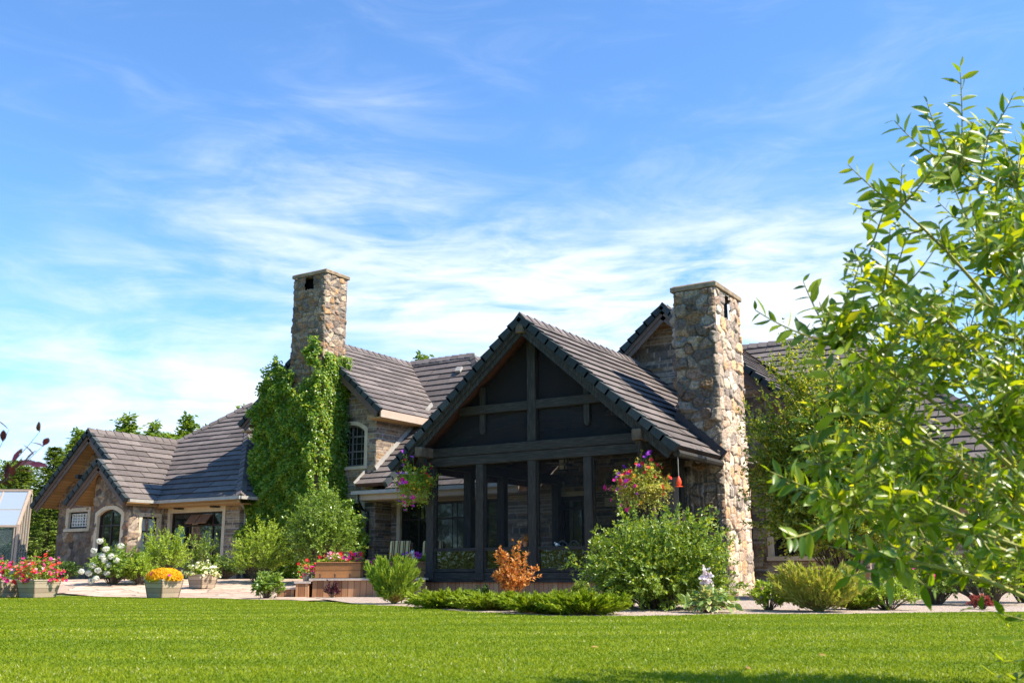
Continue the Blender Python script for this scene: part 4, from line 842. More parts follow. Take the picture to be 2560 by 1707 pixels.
# ---- ivy on the chimney and gable
def ivy():
    D2 = [(622, 862), (640, 842), (658, 838), (672, 858), (678, 888), (692, 905), (715, 902), (728, 880), (733, 850), (727, 812), (733, 785), (748, 770), (764, 788), (770, 830), (786, 862), (794, 905), (802, 960), (806, 1010), (790, 1060), (783, 1110), (790, 1160), (815, 1190), (822, 1240), (805, 1300), (740, 1330), (640, 1330), (600, 1290), (576, 1220), (584, 1160), (594, 1100), (588, 1060), (598, 1010), (608, 950), (608, 900)]
    poly = [tuple(onY(x * 1.0884, y * 1.0884, 25.75)[[0, 2]]) for x, y in D2]; r = np.random.default_rng(17)
    xs_ = [p[0] for p in poly]; zs_ = [p[1] for p in poly]; n = 90000
    x = r.uniform(min(xs_), max(xs_), n); z = r.uniform(min(zs_), max(zs_), n); wob = r.normal(0, .08, (n, 2)) + .13 * np.stack([np.sin(z * 3.1 + 1) + np.sin(z * 7.3), np.sin(x * 4.7) + np.sin(x * 9.1)], 1); k = inside(x + wob[:, 0], z + wob[:, 1], poly); k2_ = (x < -23.78) | (z < 3.0); x, z = x[k][k2_[k]], z[k][k2_[k]]; n = len(x)
    lump = (np.sin(x * 4.1 + np.sin(z * 2.3) * 1.4) * np.sin(z * 3.7 + x * .9) + .6 * np.sin(x * 9.3 - z * 4.1) * np.sin(z * 8.1 + 2) ) * .5
    back = np.where(x > -23.85, np.clip((x + 23.85) / .5, 0, 1) * .95, 0) + np.where(x < -27.0, (-27.0 - x) * .5, 0)
    y = 25.74 - .24 * (np.clip(lump * 1.3, -1, 1) + 1) + back - r.uniform(0, .2, n) + np.clip(2.5 - z, 0, 2) * -.14
    P = np.stack([x, y, z], 1); D = unit(np.stack([r.normal(.1, .55, n), r.normal(-.45, .35, n), r.normal(-.55, .45, n)], 1)); NN = unit(np.stack([r.normal(.55, .55, n), r.normal(-.45, .45, n), r.normal(.6, .5, n)], 1))
    sz = r.uniform(.07, .125, n); V, Fc = leaf_quads(P, D, NN, sz, sz * .85, .10, .42)
    e = empty('ivy', (-25, 25.85, float(gz(-25, 25.8))), 'thick green ivy climbing the gable wall and the taller left chimney', 'ivy'); np_mesh('foliage', V, Fc, G['ivy'], e)
    n = 11000; z = r.uniform(.3, 8.2, n); y = r.uniform(25.7, 27.1, n); lp = np.sin(y * 5 + z * 2.1) * np.sin(z * 3.3); P2 = np.stack([-23.93 + .10 * np.clip(lp, -.6, 1) + r.uniform(0, .14, n), y, z], 1)
    D = unit(np.stack([r.normal(.4, .4, n), r.normal(-.1, .5, n), r.normal(-.6, .4, n)], 1)); NN = unit(np.stack([r.normal(.8, .35, n), r.normal(-.2, .4, n), r.normal(.5, .4, n)], 1)); sz = r.uniform(.07, .125, n); V, Fc = leaf_quads(P2, D, NN, sz, sz * .85, .1, .42); np_mesh('side_foliage', V, Fc, G['ivy'], e)
    # trailing shoots that stand off the outline
    mb = MB()
    for q in range(9):
        x0 = -26.6 + q * .33; pts = [(x0 + .1 * math.sin(i * 1.3 + q), 25.86 + (.3 if x0 > -24.2 else 0), .3 + i * .75) for i in range(8)]; mb.tube(pts, [.035 - .003 * i for i in range(8)], 5)
    mb.build('stem', M['bark'], e)
    # darker ivy on the gable wall behind, in the chimney's shade
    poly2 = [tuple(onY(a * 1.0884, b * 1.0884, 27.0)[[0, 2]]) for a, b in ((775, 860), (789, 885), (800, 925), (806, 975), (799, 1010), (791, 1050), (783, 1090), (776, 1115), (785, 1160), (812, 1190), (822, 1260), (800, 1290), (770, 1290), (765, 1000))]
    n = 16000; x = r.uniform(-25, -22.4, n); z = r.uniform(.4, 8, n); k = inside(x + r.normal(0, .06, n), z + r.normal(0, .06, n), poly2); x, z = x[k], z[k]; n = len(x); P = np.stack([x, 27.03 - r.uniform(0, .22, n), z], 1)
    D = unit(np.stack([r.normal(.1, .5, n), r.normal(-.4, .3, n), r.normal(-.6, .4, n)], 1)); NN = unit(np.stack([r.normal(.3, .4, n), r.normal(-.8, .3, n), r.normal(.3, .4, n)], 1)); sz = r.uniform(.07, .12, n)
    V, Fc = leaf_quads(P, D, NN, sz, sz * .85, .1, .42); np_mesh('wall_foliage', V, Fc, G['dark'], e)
ivy()

# ---- planting against the left part of the house
g0 = lambda px, d: gp(px, d)
b = gp(648, 31.0); shrub('rounded_shrub', 'rounded yellow green shrub at the left foot of the ivy', 'shrub', b, .95, .9, 1.85, 150, 24, .075, .042, 'bright', 101, spike=.12)
b = gp(800, 30.2); shrub('viburnum', 'tall glossy green shrub under the ivy, behind the cedar planter box', 'shrub', b, 1.15, .9, 2.95, 230, 30, .085, .045, 'gloss', 102, zc=.42, spike=.1)
b = gp(400, 31.5); shrub('weigela', 'airy yellow green shrub with long upright shoots before the picture window', 'shrub', b, .95, .6, 1.75, 110, 20, .085, .04, 'bright', 103, spike=.35, up=.7)
b = gp(352, 30.5); shrub('low_shrub', 'low dense green shrub beside the white hydrangea', 'shrub', b, .65, .5, .95, 90, 22, .08, .045, 'bright', 104)
b = gp(505, 33.5); shrub('potted_climber', 'sparse green bush with a few tall bent shoots below the picture window', 'shrub', b, .75, .6, 1.45, 60, 20, .09, .05, 'gloss', 105, spike=.5, start=.3)
b = gp(560, 33.8); shrub('dark_undershrub', 'dark green low bush in shade beside the rounded shrub', 'shrub', b, .8, .5, .8, 70, 20, .08, .045, 'dark', 106)
b = gp(165, 36.0); shrub('foundation_shrub', 'small dark bush at the foot of the fieldstone wall', 'shrub', b, .6, .5, .7, 60, 18, .08, .05, 'dark', 107)
# hydrangea
b = gp(283, 30.5); e, P, st_ = shrub('hydrangea', 'hydrangea with big white flower heads by the fieldstone wall', 'shrub', b, .85, .7, 1.12, 90, 16, .12, .075, 'gloss', 108)
hp = [(235, 1375), (255, 1390), (262, 1400), (232, 1412), (245, 1425), (272, 1412), (268, 1432), (302, 1364), (265, 1372), (278, 1390), (222, 1432), (228, 1452), (292, 1400), (204, 1428), (240, 1445), (250, 1352)]
for i, (px, py) in enumerate(hp):
    c = at(px, py, 30.0 - .02 * (i % 5)); r = np.random.default_rng(200 + i); n = 90; dd = unit(r.normal(0, 1, (n, 3))); flowers('flower_head', c + dd * np.array([.085, .085, .07]), .045, 'f_white', e, 300 + i, out=dd * 2, petals=4)

# ---- square timber planters on the terrace
def planter(px, dist, w, h, label, fol, blooms, seed, fh=.45, fr=1.0, mound=False, leaf='bright', lsz=.06):
    b = gp(px, dist); b[2] += .013; e = empty('wooden_planter', b, label, 'planter', 'wooden planters along the terrace')
    mb = MB(b); t = .80
    for (ux, uy) in ((1, 0), (0, 1), (-1, 0), (0, -1)):
        U_ = np.array([ux, uy]); N_ = np.array([uy, -ux]); q = []
        for zz, s in ((0, t), (h, 1.0)):
            for sgn in (-1, 1):
                for off in (0, -.03): q.append((*(U_ * sgn * (w / 2 * s) + N_ * (w / 2 * s + off)), zz))
        mb.add(q, [(0, 2, 6, 4), (3, 1, 5, 7), (4, 6, 7, 5), (0, 4, 5, 1), (2, 3, 7, 6), (0, 1, 3, 2)])
    mb.build('box', M['barrel'], e)
    rm = MB(b); o = w / 2 + .012
    for x0, y0, x1, y1 in ((-o, -o, o, -o + .05), (-o, o - .05, o, o), (-o, -o + .05, -o + .05, o - .05), (o - .05, -o + .05, o, o - .05)): rm.box(x0, y0, h + .002, x1, y1, h + .028)
    rm.build('rim', M['barrel'], e)
    sl = MB(b); sl.box(-w * .45, -w * .45, h * .7, w * .45, w * .45, h - .03); sl.build('soil', M['bark'], e)
    top = b + np.array([0, 0, h - .04]); P, D, NN, l, wd, st_ = foliage(top, w * .62 * fr, w * .62 * fr, fh, 80, 14, lsz, lsz * .5, seed, zc=.15, low=-.35, start=.25, spike=.25)
    V, Fc = leaf_quads(P, D, NN, l, wd); np_mesh('foliage', V, Fc, G[leaf], e); r = np.random.default_rng(seed)
    outer = P[np.linalg.norm((P - top) / np.array([w * .62 * fr, w * .62 * fr, fh]), axis=1) > .62]
    for nm, mt, cnt, sz in blooms:
        k = r.integers(0, len(outer), cnt); q = outer[k]; flowers(nm, q + unit(q - top) * .03, sz, mt, e, seed + cnt, out=unit(q - top) * 1.2 + np.array([.1, -.3, .3]))
    if mound:
        q = dome_dirs(2600, r, -.25); c_ = top + np.array([0, 0, .10]); q = c_ + q * np.array([w * .64, w * .64, .22]) * r.uniform(.86, 1.04, (2600, 1)); flowers('orange_mound', q, .045, 'f_orange', e, seed, out=unit(q - c_) * 1.5, petals=4)
    return e
petun = [('red_flowers', 'f_red', 110, .075), ('pink_flowers', 'f_pink', 75, .08), ('pale_flowers', 'f_rose', 22, .07)]
planter(20, 25.9, .78, .38, 'leftmost timber planter of pink and red petunias, cut by the picture edge', None, petun, 401, .62, 1.15)
planter(100, 25.4, .74, .40, 'square timber planter overflowing with red and pink petunias near the greenhouse', None, petun, 402, .68, 1.12)
planter(412, 24.6, .64, .40, 'timber planter topped by a flat orange marigold mound', None, [('pink_flowers', 'f_pink', 8, .07)], 403, .26, 1.15, leaf='bright', lsz=.04, mound=True)
planter(508, 29.0, .60, .36, 'timber planter of cream and white flowers under the picture window', None, [('cream_flowers', 'f_cream', 240, .06), ('white_flowers', 'f_white', 60, .06)], 404, .45, 1.2)

# ---- greenhouse at the left edge
ghc = at(37, 1400, 40.0); ghz = float(gz(ghc[0], ghc[1])); a_ = math.radians(36.6); GU = np.array([math.cos(a_), math.sin(a_), 0]); GV = np.array([-math.sin(a_), math.cos(a_), 0])
gho = np.array([ghc[0], ghc[1], ghz]); gh = empty('greenhouse', gho, 'glass greenhouse with pale frame at the left edge of the lawn', 'greenhouse')
ze_, zr_ = at(37, 1315, 40)[2] - ghz, at(66, 1230, 41.3)[2] - ghz; DW = .86; DB = .16
fb = MB(gho, GU, GV); n = 5
for i in range(n): fb.box(-5.0 + i * 1.22 - .03, -.03, 0, -5.0 + i * 1.22 + .03, .03, ze_)
fb.box(-.05, -.05, 0, .05, .05, ze_); fb.box(-5, -.04, ze_ - .03, .05, .04, ze_ + .05); fb.box(-5, -.035, 0, .05, .035, .42)
for i in range(5):
    v = (DW + DB) * i / 4.0; zt_ = ze_ + (zr_ - ze_) * (v / DW if v < DW else 1 - (v - DW) / DB * .12); fb.box(-.03, v - .022, 0, .035, v + .022, zt_)
fb.box(-.028, .04, .30, .03, DW + DB, .42); fb.box(-.027, .04, 1.15, .029, DW + DB, 1.22)
for i in range(6): fb.beam((-5.0 + i * .99, 0, ze_ + .04), (-5.0 + i * .99, DW, zr_ + .02), .05, .05)
fb.beam((-.0, 0, ze_ + .04), (-.0, DW, zr_ + .02), .09, .09); fb.beam((-.0, DW + DB, zr_ - .16), (-.0, DW, zr_ + .02), .08, .08); fb.box(-5, DW - .05, zr_, .06, DW + .05, zr_ + .08)
fb.beam((-5, DW * .45, ze_ + (zr_ - ze_) * .45 + .03), (0, DW * .45, ze_ + (zr_ - ze_) * .45 + .03), .03, .03)
fb.build('frame', M['plaster_pale'] if 'plaster_pale' in M else M['fascia_light'], gh)
gm = mat_glass('greenhouse_glass', (.10, .13, .14), .06, 5, .06, .8); tr_ = N(gm.node_tree, 'ShaderNodeBsdfTransparent'); mx_ = N(gm.node_tree, 'ShaderNodeMixShader', inp={'Fac': .45}); L(gm.node_tree, tr_.outputs[0], mx_.inputs[1]); L(gm.node_tree, gm.node_tree.nodes['Principled BSDF'].outputs[0], mx_.inputs[2]); L(gm.node_tree, mx_.outputs[0], gm.node_tree.nodes['Material Output'].inputs['Surface'])
gl = MB(gho, GU, GV); gl.add([(-5, 0, ze_ + .04), (0, 0, ze_ + .04), (0, DW, zr_ + .02), (-5, DW, zr_ + .02), (-5, 0, ze_ + .05), (0, 0, ze_ + .05), (0, DW, zr_ + .03), (-5, DW, zr_ + .03)], [(0, 3, 2, 1), (4, 5, 6, 7), (0, 1, 5, 4), (2, 3, 7, 6), (1, 2, 6, 5), (0, 4, 7, 3)]); gl.build('roof_glass', mat_glass('greenhouse_roof_glass', (.30, .36, .42), .05, 4, .12, .9), gh)
gl = MB(gho, GU, GV); gl.box(-5, -.006, .42, 0, .006, ze_ - .03); gl.add([(0, 0, .3), (0, DW + DB, .3), (0, DW + DB, zr_ - .18), (0, DW, zr_), (0, 0, ze_), (-.01, 0, .3), (-.01, DW + DB, .3), (-.01, DW + DB, zr_ - .18), (-.01, DW, zr_), (-.01, 0, ze_)], [(0, 1, 2, 3, 4), (9, 8, 7, 6, 5)]); gl.build('wall_glass', gm, gh)
ghb = gp(15, 41.0); shrub('greenhouse_plants', 'leafy green plants growing inside the greenhouse', 'plant', ghb + np.array([0, 0, .0]), 1.2, .7, 1.5, 50, 18, .12, .06, 'poplar', 110)

# ---- trees behind the house
def leaf_tree_mesh(seed, h, cw, cb, n_limb, leaves, Ln, mat, trunk=.14, pointed=.5):
    """-> (trunk mesh, crown mesh) data centred on the base"""
    r = np.random.default_rng(seed); mb = MB(); mb.tube([(0, 0, 0), (.05, .03, h * .4), (0, 0, h * .96)], [trunk, trunk * .7, .02], 7); P = []; D = []
    for i in range(n_limb):
        t = r.uniform(0, 1); z0 = h * (cb + (1 - cb) * t); wz = cw * (1 - t ** (1 + pointed)) ** .8 * (.55 + .45 * min(1, t / .18)); a = r.uniform(0, 2 * np.pi); l = max(.15, wz * r.uniform(.6, 1.15)); d = np.array([math.cos(a), math.sin(a), r.uniform(.15, .75)]); tip = np.array([0, 0, z0 - .1 * h * .3]) + d * l
        mb.tube([(0, 0, z0 - .12), tuple(tip)], [.03 + .02 * (1 - t), .008], 4); m_ = leaves // n_limb; u = r.uniform(.25, 1.08, m_)[:, None]; P.append(np.array([0, 0, z0 - .12]) * (1 - u) + tip * u + r.normal(0, .10 + .12 * wz, (m_, 3)) * np.array([1, 1, .8])); D.append(np.tile(d, (m_, 1)))
    P = np.vstack(P); D = unit(np.vstack(D) * .5 + r.normal(0, .8, (len(P), 3))); NN = unit(r.normal(0, .6, (len(P), 3)) + np.array([0, 0, .7])); V, Fc = leaf_quads(P, D, NN, Ln * r.uniform(.6, 1.2, len(P)), Ln * .6 * r.uniform(.7, 1.2, len(P))); return mb, V, Fc
def conifer_data(seed, h, w, whorls, per, Ln):
    r = np.random.default_rng(seed); mb = MB(); mb.tube([(0, 0, 0), (0, 0, h)], [.16, .015], 7); P = []; D = []; Lq = []
    for i in range(whorls):
        t = (i + .5) / whorls; z0 = h * (.05 + .95 * t); rad = w * (1 - t) ** .85 + .08; nb = 9 if t < .7 else 6
        for j in range(nb):
            a = r.uniform(0, 2 * np.pi); l = rad * r.uniform(.75, 1.12); d = np.array([math.cos(a), math.sin(a), -.15 + .5 * t]); u = r.uniform(.12, 1, per)
            p = np.array([0, 0, z0]) + d * (u * l)[:, None] + np.stack([np.zeros(per), np.zeros(per), .18 * l * u ** 2], 1); sd = np.cross(d, (0, 0, 1)); lat = r.uniform(-1, 1, per) * (1 - u * .6) * l * .28; P.append(p + sd * lat[:, None] + r.normal(0, .03, (per, 3))); D.append(unit(d * .8 + sd * np.sign(lat)[:, None] * .6 + r.normal(0, .25, (per, 3)) + np.array([0, 0, -.15]))); Lq.append(np.full(per, Ln))
            mb.tube([(0, 0, z0), tuple(np.array([0, 0, z0]) + d * l * .9)], [.02, .005], 3)
    P = np.vstack(P); D = np.vstack(D); NN = unit(r.normal(0, .35, (len(P), 3)) + np.array([0, 0, 1])); V, Fc = leaf_quads(P, D, NN, np.concatenate(Lq) * r.uniform(.7, 1.2, len(P)), Ln * .28); return mb, V, Fc
def tree_proto(name, data, mat):
    e = empty(name, (0, 0, 0), '', 'tree'); mb, V, Fc = data; mb.build('trunk', M['bark'], e); np_mesh('crown', V, Fc, G[mat], e); return e
protos = {'spruce': tree_proto('spruce_tree', conifer_data(501, 9.0, 2.3, 34, 34, .30), 'conifer'), 'poplar': tree_proto('poplar_tree', leaf_tree_mesh(502, 9.0, 1.25, .10, 120, 7200, .20, 'poplar', pointed=.05), 'poplar'), 'round': tree_proto('leafy_tree', leaf_tree_mesh(503, 7.0, 2.4, .22, 110, 9000, .20, 'poplar', pointed=1.6), 'poplar')}
used = set()
def place_tree(kind, px, top_y, dist, label, group, rot=0.0, wid=1.0):
    p = gp(px, dist); top = at(px, top_y, dist)[2]; pr_ = protos[kind]
    o = pr_ if kind not in used else copy_tree(pr_); used.add(kind); base_h = {'spruce': 9.0, 'poplar': 9.0, 'round': 7.4}[kind]; s = (top - p[2]) / base_h
    o.location = tuple(p); o.scale = (s * wid, s * wid, s); o.rotation_euler.z = rot; o['label'] = label; o['group'] = group; return o
TG = 'trees beyond the house'
place_tree('spruce', 108, 1120, 47, 'pale green spruce between the greenhouse and the fieldstone wall', TG, .3, 1.5)
place_tree('spruce', 30, 1170, 52, 'spruce rising behind the greenhouse at the left edge', TG, 1.3, 1.7)
place_tree('poplar', 172, 1072, 58, 'slim tall tree peeping up just left of the far left gable', TG, 2.0, 1.7)
place_tree('poplar', 124, 1135, 56, 'slim tree behind the spruce, left of the far left gable', TG, .9, 1.5)
place_tree('poplar', 283, 1036, 60, 'dark tree top directly behind the left gable ridge', TG, 4.1, 1.9)
place_tree('poplar', 354, 1052, 60, 'narrow tree top right of the dark one behind the left ridge', TG, 5.0, 1.4)
place_tree('round', 395, 1066, 56, 'rounded bright green tree top behind the left ridge', TG, 1.0, 1.7)
place_tree('poplar', 447, 1034, 60, 'slim pointed tree top at the valley of the left roof', TG, 2.4, 1.5)
place_tree('poplar', 493, 1066, 60, 'short slim tree top just beside the left hip', TG, 3.3, 1.5)
place_tree('poplar', 588, 1012, 62, 'tree top above the left hip beside the ivy gable', TG, .4, 1.5)
place_tree('poplar', 1053, 884, 64, 'tiny tree top above the middle roof ridge', TG, 1.9, 1.3)
place_tree('round', 60, 1215, 50, 'broad leafy tree low behind the greenhouse', TG, 2.9, 1.4)
place_tree('spruce', 165, 1098, 55, 'spruce close behind the left slope of the far left gable', TG, 2.2, 1.3)
place_tree('round', 8, 1135, 58, 'tall leafy tree behind the greenhouse at the picture edge', TG, .7, 1.1)
place_tree('round', 318, 1078, 57, 'low leafy tree top between the two left treetops behind the ridge', TG, 3.7, 1.6)
place_tree('round', 540, 1062, 62, 'leafy tree top behind the left hip, low beside its edge', TG, 5.1, 1.5)
# trees on the camera's side of the lawn: only the panes mirror them
BG_ = 'trees across the lawn'
for i in range(18):
    o = copy_tree(protos['round' if i % 3 else 'spruce']); o.location = (-104 + i * 6.2, -21 - (i % 3) * 2.5, 0); sc_ = 1.5 + .25 * (i % 2); o.scale = (sc_, sc_, sc_); o.rotation_euler.z = i * 1.1; o['label'] = 'tree across the lawn, seen only mirrored in the window panes'; o['group'] = BG_
o = copy_tree(protos['round']); o.location = (4.6, 14.6, 0); o.scale = (.62, .62, .58); o['label'] = 'small tree right of the picture that shades the lawn edge'; o['group'] = BG_

# ================================================================== deck, planter boxes and seats left of the porch
DU = np.array([cy, sy, 0.0]); DV = np.array([-sy, cy, 0.0])      # the deck stands turned to face the lawn corner
dk0 = at(776, 1488, 24.6); dk0[2] = 0.0; DKW = 2.75; DKH = .44
dk = empty('deck', dk0, 'low cedar deck with plank skirt left of the screened porch', 'deck')
mb = MB(dk0, DU, DV); mb.box(.04, 0, -.05, DKW, .05, DKH - .05); mb.box(.04, .05, -.05, .08, 3.3, DKH - .05); mb.build('skirting', M['cedar'], dk)
mb = MB(dk0, DU, DV)
for i in range(14): mb.box(-.04, -.05 + i * .26, DKH - .048, DKW, -.05 + i * .26 + .25, DKH)
mb.build('boards', M['cedar_top'], dk)
def step(x0, x1, y0, y1, h, label, right=True):
    o = dk0 + DU * x0; mb = MB(o, DU, DV); e = empty('deck_step', o, label, 'step', 'cedar steps beside the deck'); mb.box(.02, y0 + .02, -.05, x1 - x0 - .02, y1 - .02, h - .045); mb.build('body', M['cedar'], e)
    mb = MB(o, DU, DV); n = max(2, int((y1 - y0) / .22)); w = (y1 - y0) / n
    for i in range(n): mb.box(-.02, y0 + i * w, h - .043, x1 - x0 + .02, y0 + (i + 1) * w - .012, h)
    mb.build('tread', M['cedar_top'], e)
step(-.36, -.02, -.12, 1.1, .37, 'taller cedar step block against the left end of the deck')
step(-.84, -.39, .05, 1.3, .23, 'lowest cedar step left of the taller step block')
def box_planter(a0, a1, b0, b1, z0, h, label, fol, blooms, seed, mat='cedar_h', grp='cedar planter boxes on the deck', fh=.25, leaf='bright'):
    o = dk0 + DU * a0 + DV * b0 + np.array([0, 0, z0]); e = empty('planter_box', o, label, 'planter box', grp); mb = MB(o, DU, DV); w, d = a1 - a0, b1 - b0
    mb.box(0, 0, 0, w, .035, h); mb.box(0, d - .035, 0, w, d, h); mb.box(0, .035, 0, .035, d - .035, h); mb.box(w - .035, .035, 0, w, d - .035, h); mb.box(.035, .035, .02, w - .035, d - .035, h - .06); mb.build('box', M[mat], e)
    mb = MB(o, DU, DV); mb.box(-.02, -.02, h + .002, w + .02, .06, h + .026); mb.box(-.02, d - .06, h + .002, w + .02, d + .02, h + .026); mb.box(-.02, .062, h + .002, .06, d - .062, h + .026); mb.box(w - .06, .062, h + .002, w + .02, d - .062, h + .026); mb.build('rim', M[mat], e)
    r = np.random.default_rng(seed); n = int(1600 * w); u = r.uniform(.03, .97, n); v = r.uniform(.05, .95, n); hh = fh * r.uniform(.0, 1, n) ** .8 * (.65 + .35 * np.sin(u * 9 + seed)); P = o + DU * (u * w)[:, None] + DV * (v * d)[:, None] + np.array([0, 0, 1]) * (h - .04 + hh)[:, None]
    V, Fc = leaf_quads(P, r.normal(0, .6, (n, 3)) + np.array([0, 0, .4]), r.normal(0, .5, (n, 3)) + np.array([0, 0, 1]), .06, .03); np_mesh('foliage', V, Fc, G[leaf], e)
    for nm, mt, cnt, sz, ua, ub in blooms:
        u = r.uniform(ua, ub, cnt); v = r.uniform(-.02, .8, cnt); hh = h + fh * r.uniform(.2, 1.0, cnt); q = o + DU * (u * w)[:, None] + DV * (v * d)[:, None] + np.array([0, 0, 1]) * hh[:, None]; flowers(nm, q, sz, mt, e, seed + cnt)
    return e
box_planter(.07, 1.16, .12, .62, DKH + .004, .36, 'large cedar planter box of red and pale pink petunias on the deck', None, [('red_flowers', 'f_red', 45, .07, 0, 1), ('pale_flowers', 'f_rose', 45, .07, .2, .75), ('pink_flowers', 'f_pink', 25, .07, .6, 1)], 601)
box_planter(1.62, 2.66, 1.45, 1.85, DKH + .004, .37, 'dark cedar planter box of purple and orange flowers before the striped chairs', None, [('orange_flowers', 'f_orange', 30, .055, .05, .4), ('purple_flowers', 'f_purple', 40, .06, .35, .85), ('pink_flowers', 'f_pink', 18, .06, .6, .8), ('marigolds', 'f_orange', 14, .055, .5, .65)], 602)
box_planter(1.2, 1.40, .75, 1.1, DKH + .004, .34, 'small cedar planter box with magenta blooms behind the large one', None, [('pink_flowers', 'f_pink', 8, .07, 0, 1)], 603, fh=.12)
for i in range(3):
    o = dk0 + DU * (.20 + .36 * i) + DV * .065 + np.array([0, 0, DKH + .003]); mb = MB(o, DU, DV); mb.lathe((0, 0, 0), [(.028, 0), (.028, .012), (.012, .016), (.012, .06)], 8); mb.tube([(0, 0, .055), (0, -.01, .085), (.0, -.045, .088)], .016, 6)
    ob_ = mb.build('deck_lamp', M['metal_dark'], None, loc=o); tag(ob_, ('leftmost', 'middle', 'rightmost')[i] + ' of three small dark lamps along the foot of the cedar planter box', 'lamp', 'small deck lamps')
# small flower pot on the step
o = dk0 + DU * -.25 + DV * .75 + np.array([0, 0, .374]); e = empty('flower_pot', o, 'small pale pot of pink petunias on the cedar step', 'flower pot'); mb = MB(o); mb.lathe((0, 0, 0), [(.09, 0), (.13, .17), (.14, .18), (.14, .2), (.11, .2)], 14); mb.build('pot', M['barrel'], e)
r = np.random.default_rng(9); P = o + np.array([0, 0, .26]) + r.normal(0, .085, (260, 3)); V, Fc = leaf_quads(P, r.normal(0, 1, (260, 3)), r.normal(0, .5, (260, 3)) + np.array([0, 0, 1]), .06, .03); np_mesh('foliage', V, Fc, G['bright'], e); flowers('red_flowers', o + np.array([0, 0, .29]) + r.normal(0, .09, (26, 3)), .07, 'f_red', e, 1); flowers('pink_flowers', o + np.array([.08, .05, .31]) + r.normal(0, .08, (14, 3)), .07, 'f_pink', e, 2)
# wicker chairs with striped cushions
def lounge(a, b, label, lean=.28, w=.62, back=True, seat_z=.34):
    o = dk0 + DU * a + DV * b + np.array([0, 0, DKH + .004]); e = empty('wicker_chair' if back else 'wicker_footstool', o, label, 'chair' if back else 'footstool', 'wicker seats with striped cushions'); mb = MB(o, DU, DV)
    mb.box(-w / 2, -.32, .05, w / 2, .32, seat_z - .03); mb.box(-w / 2 + .03, -.29, 0, w / 2 - .03, .29, .05)
    if back:
        mb.beam((0, .30, seat_z - .05), (0, .30 + lean, seat_z + .60), .05, w, up=(0, 1, 0)) if False else None
        P = [(-w / 2, .25, seat_z - .04), (w / 2, .25, seat_z - .04), (w / 2, .25 + lean, seat_z + .56), (-w / 2, .25 + lean, seat_z + .56)]; mb.add(P + [(x, y + .06, z - .01) for x, y, z in P], [(0, 1, 2, 3), (7, 6, 5, 4), (0, 4, 5, 1), (1, 5, 6, 2), (2, 6, 7, 3), (3, 7, 4, 0)])
    mb.build('base', M['wicker'], e, bevel=.015)
    cm_ = MB((0, 0, 0)); cm_.box(-w / 2 + .02, -.31, seat_z - .028, w / 2 - .02, .22, seat_z + .085); q = cm_.build('seat_cushion', M['stripes'], e, bevel=.035); Rm = Matrix(((DU[0], DV[0], 0), (DU[1], DV[1], 0), (0, 0, 1)))
    def setup(ob_):
        for v in ob_.data.vertices: v.co = Vector(v.co) + Vector(o)          # the stripes run in the chair's own axes
        ob_.rotation_euler = Rm.to_euler()
    setup(q)
    if back:
        cm_ = MB((0, 0, 0)); P = [(-w / 2 + .03, .12, seat_z + .08), (w / 2 - .03, .12, seat_z + .08), (w / 2 - .03, .12 + lean, seat_z + .62), (-w / 2 + .03, .12 + lean, seat_z + .62)]; cm_.add(P + [(x, y + .11, z - .03) for x, y, z in P], [(0, 1, 2, 3), (7, 6, 5, 4), (0, 4, 5, 1), (1, 5, 6, 2), (2, 6, 7, 3), (3, 7, 4, 0)]); setup(cm_.build('back_cushion', M['stripes'], e, bevel=.03))
    return e
lounge(1.38, 1.25, 'backless wicker footstool with a striped cushion behind the cedar planter', back=False, w=.5, seat_z=.31)
lounge(1.85, 2.25, 'wicker chair with reclined striped back cushion, left one behind the dark planter')
lounge(2.72, 2.35, 'wicker chair with striped back cushion half hidden by the porch post')
# white cat-like figurine on the dark planter
o = dk0 + DU * 2.28 + DV * 1.60 + np.array([0, 0, DKH + .40]); mb = MB(o); mb.lathe((0, 0, 0), [(.075, 0), (.085, .06), (.07, .13), (.045, .17), (.04, .18)], 12); mb.lathe((0.0, -.02, .17), [(.02, 0), (.05, .02), (.058, .05), (.045, .09), (.015, .105)], 12)
for s in (-1, 1): mb.add([(s * .03 - .018, -.02, .255), (s * .03 + .018, -.02, .255), (s * .03, .005, .255), (s * .035, -.015, .305)], [(0, 1, 3), (1, 2, 3), (2, 0, 3), (0, 2, 1)])
mb.tube([(.07, .02, .02), (.12, .0, .05), (.12, -.02, .11)], .015, 6); tag(mb.build('figurine', M['white'], None, loc=o, smooth=True), 'small white animal figurine among the purple flowers', 'figurine')
# dark shrub and low plants before the deck
b = gp(832, 24.2); shrub('dark_barberry', 'small nearly black bush against the deck skirt', 'shrub', b, .19, .17, .40, 34, 14, .045, .028, G['purple'], 111, spike=.3, sr=.006)
b = gp(668, 23.6); shrub('peony', 'low leafy plant inside green hoops at the terrace edge', 'plant', b, .38, .34, .60, 50, 14, .12, .045, 'gloss', 112, sr=.008)
hp_ = MB(); 
for s in (0, 1):
    c0 = gp(655 + 26 * s, 23.4); hp_.tube([c0, c0 + np.array([0, 0, .45]), c0 + DU * .04 + np.array([0, 0, .56]), c0 + DU * .16 + np.array([0, 0, .60])], .010, 5)
c0 = gp(655, 23.3) + np.array([0, 0, .34]); hp_.tube([c0, c0 + DU * .35], .009, 5); tag(hp_.build('plant_support', M['stem_green'], None, loc=gp(668, 23.4)), 'thin green hoop support around the leafy plant at the terrace edge', 'plant support')
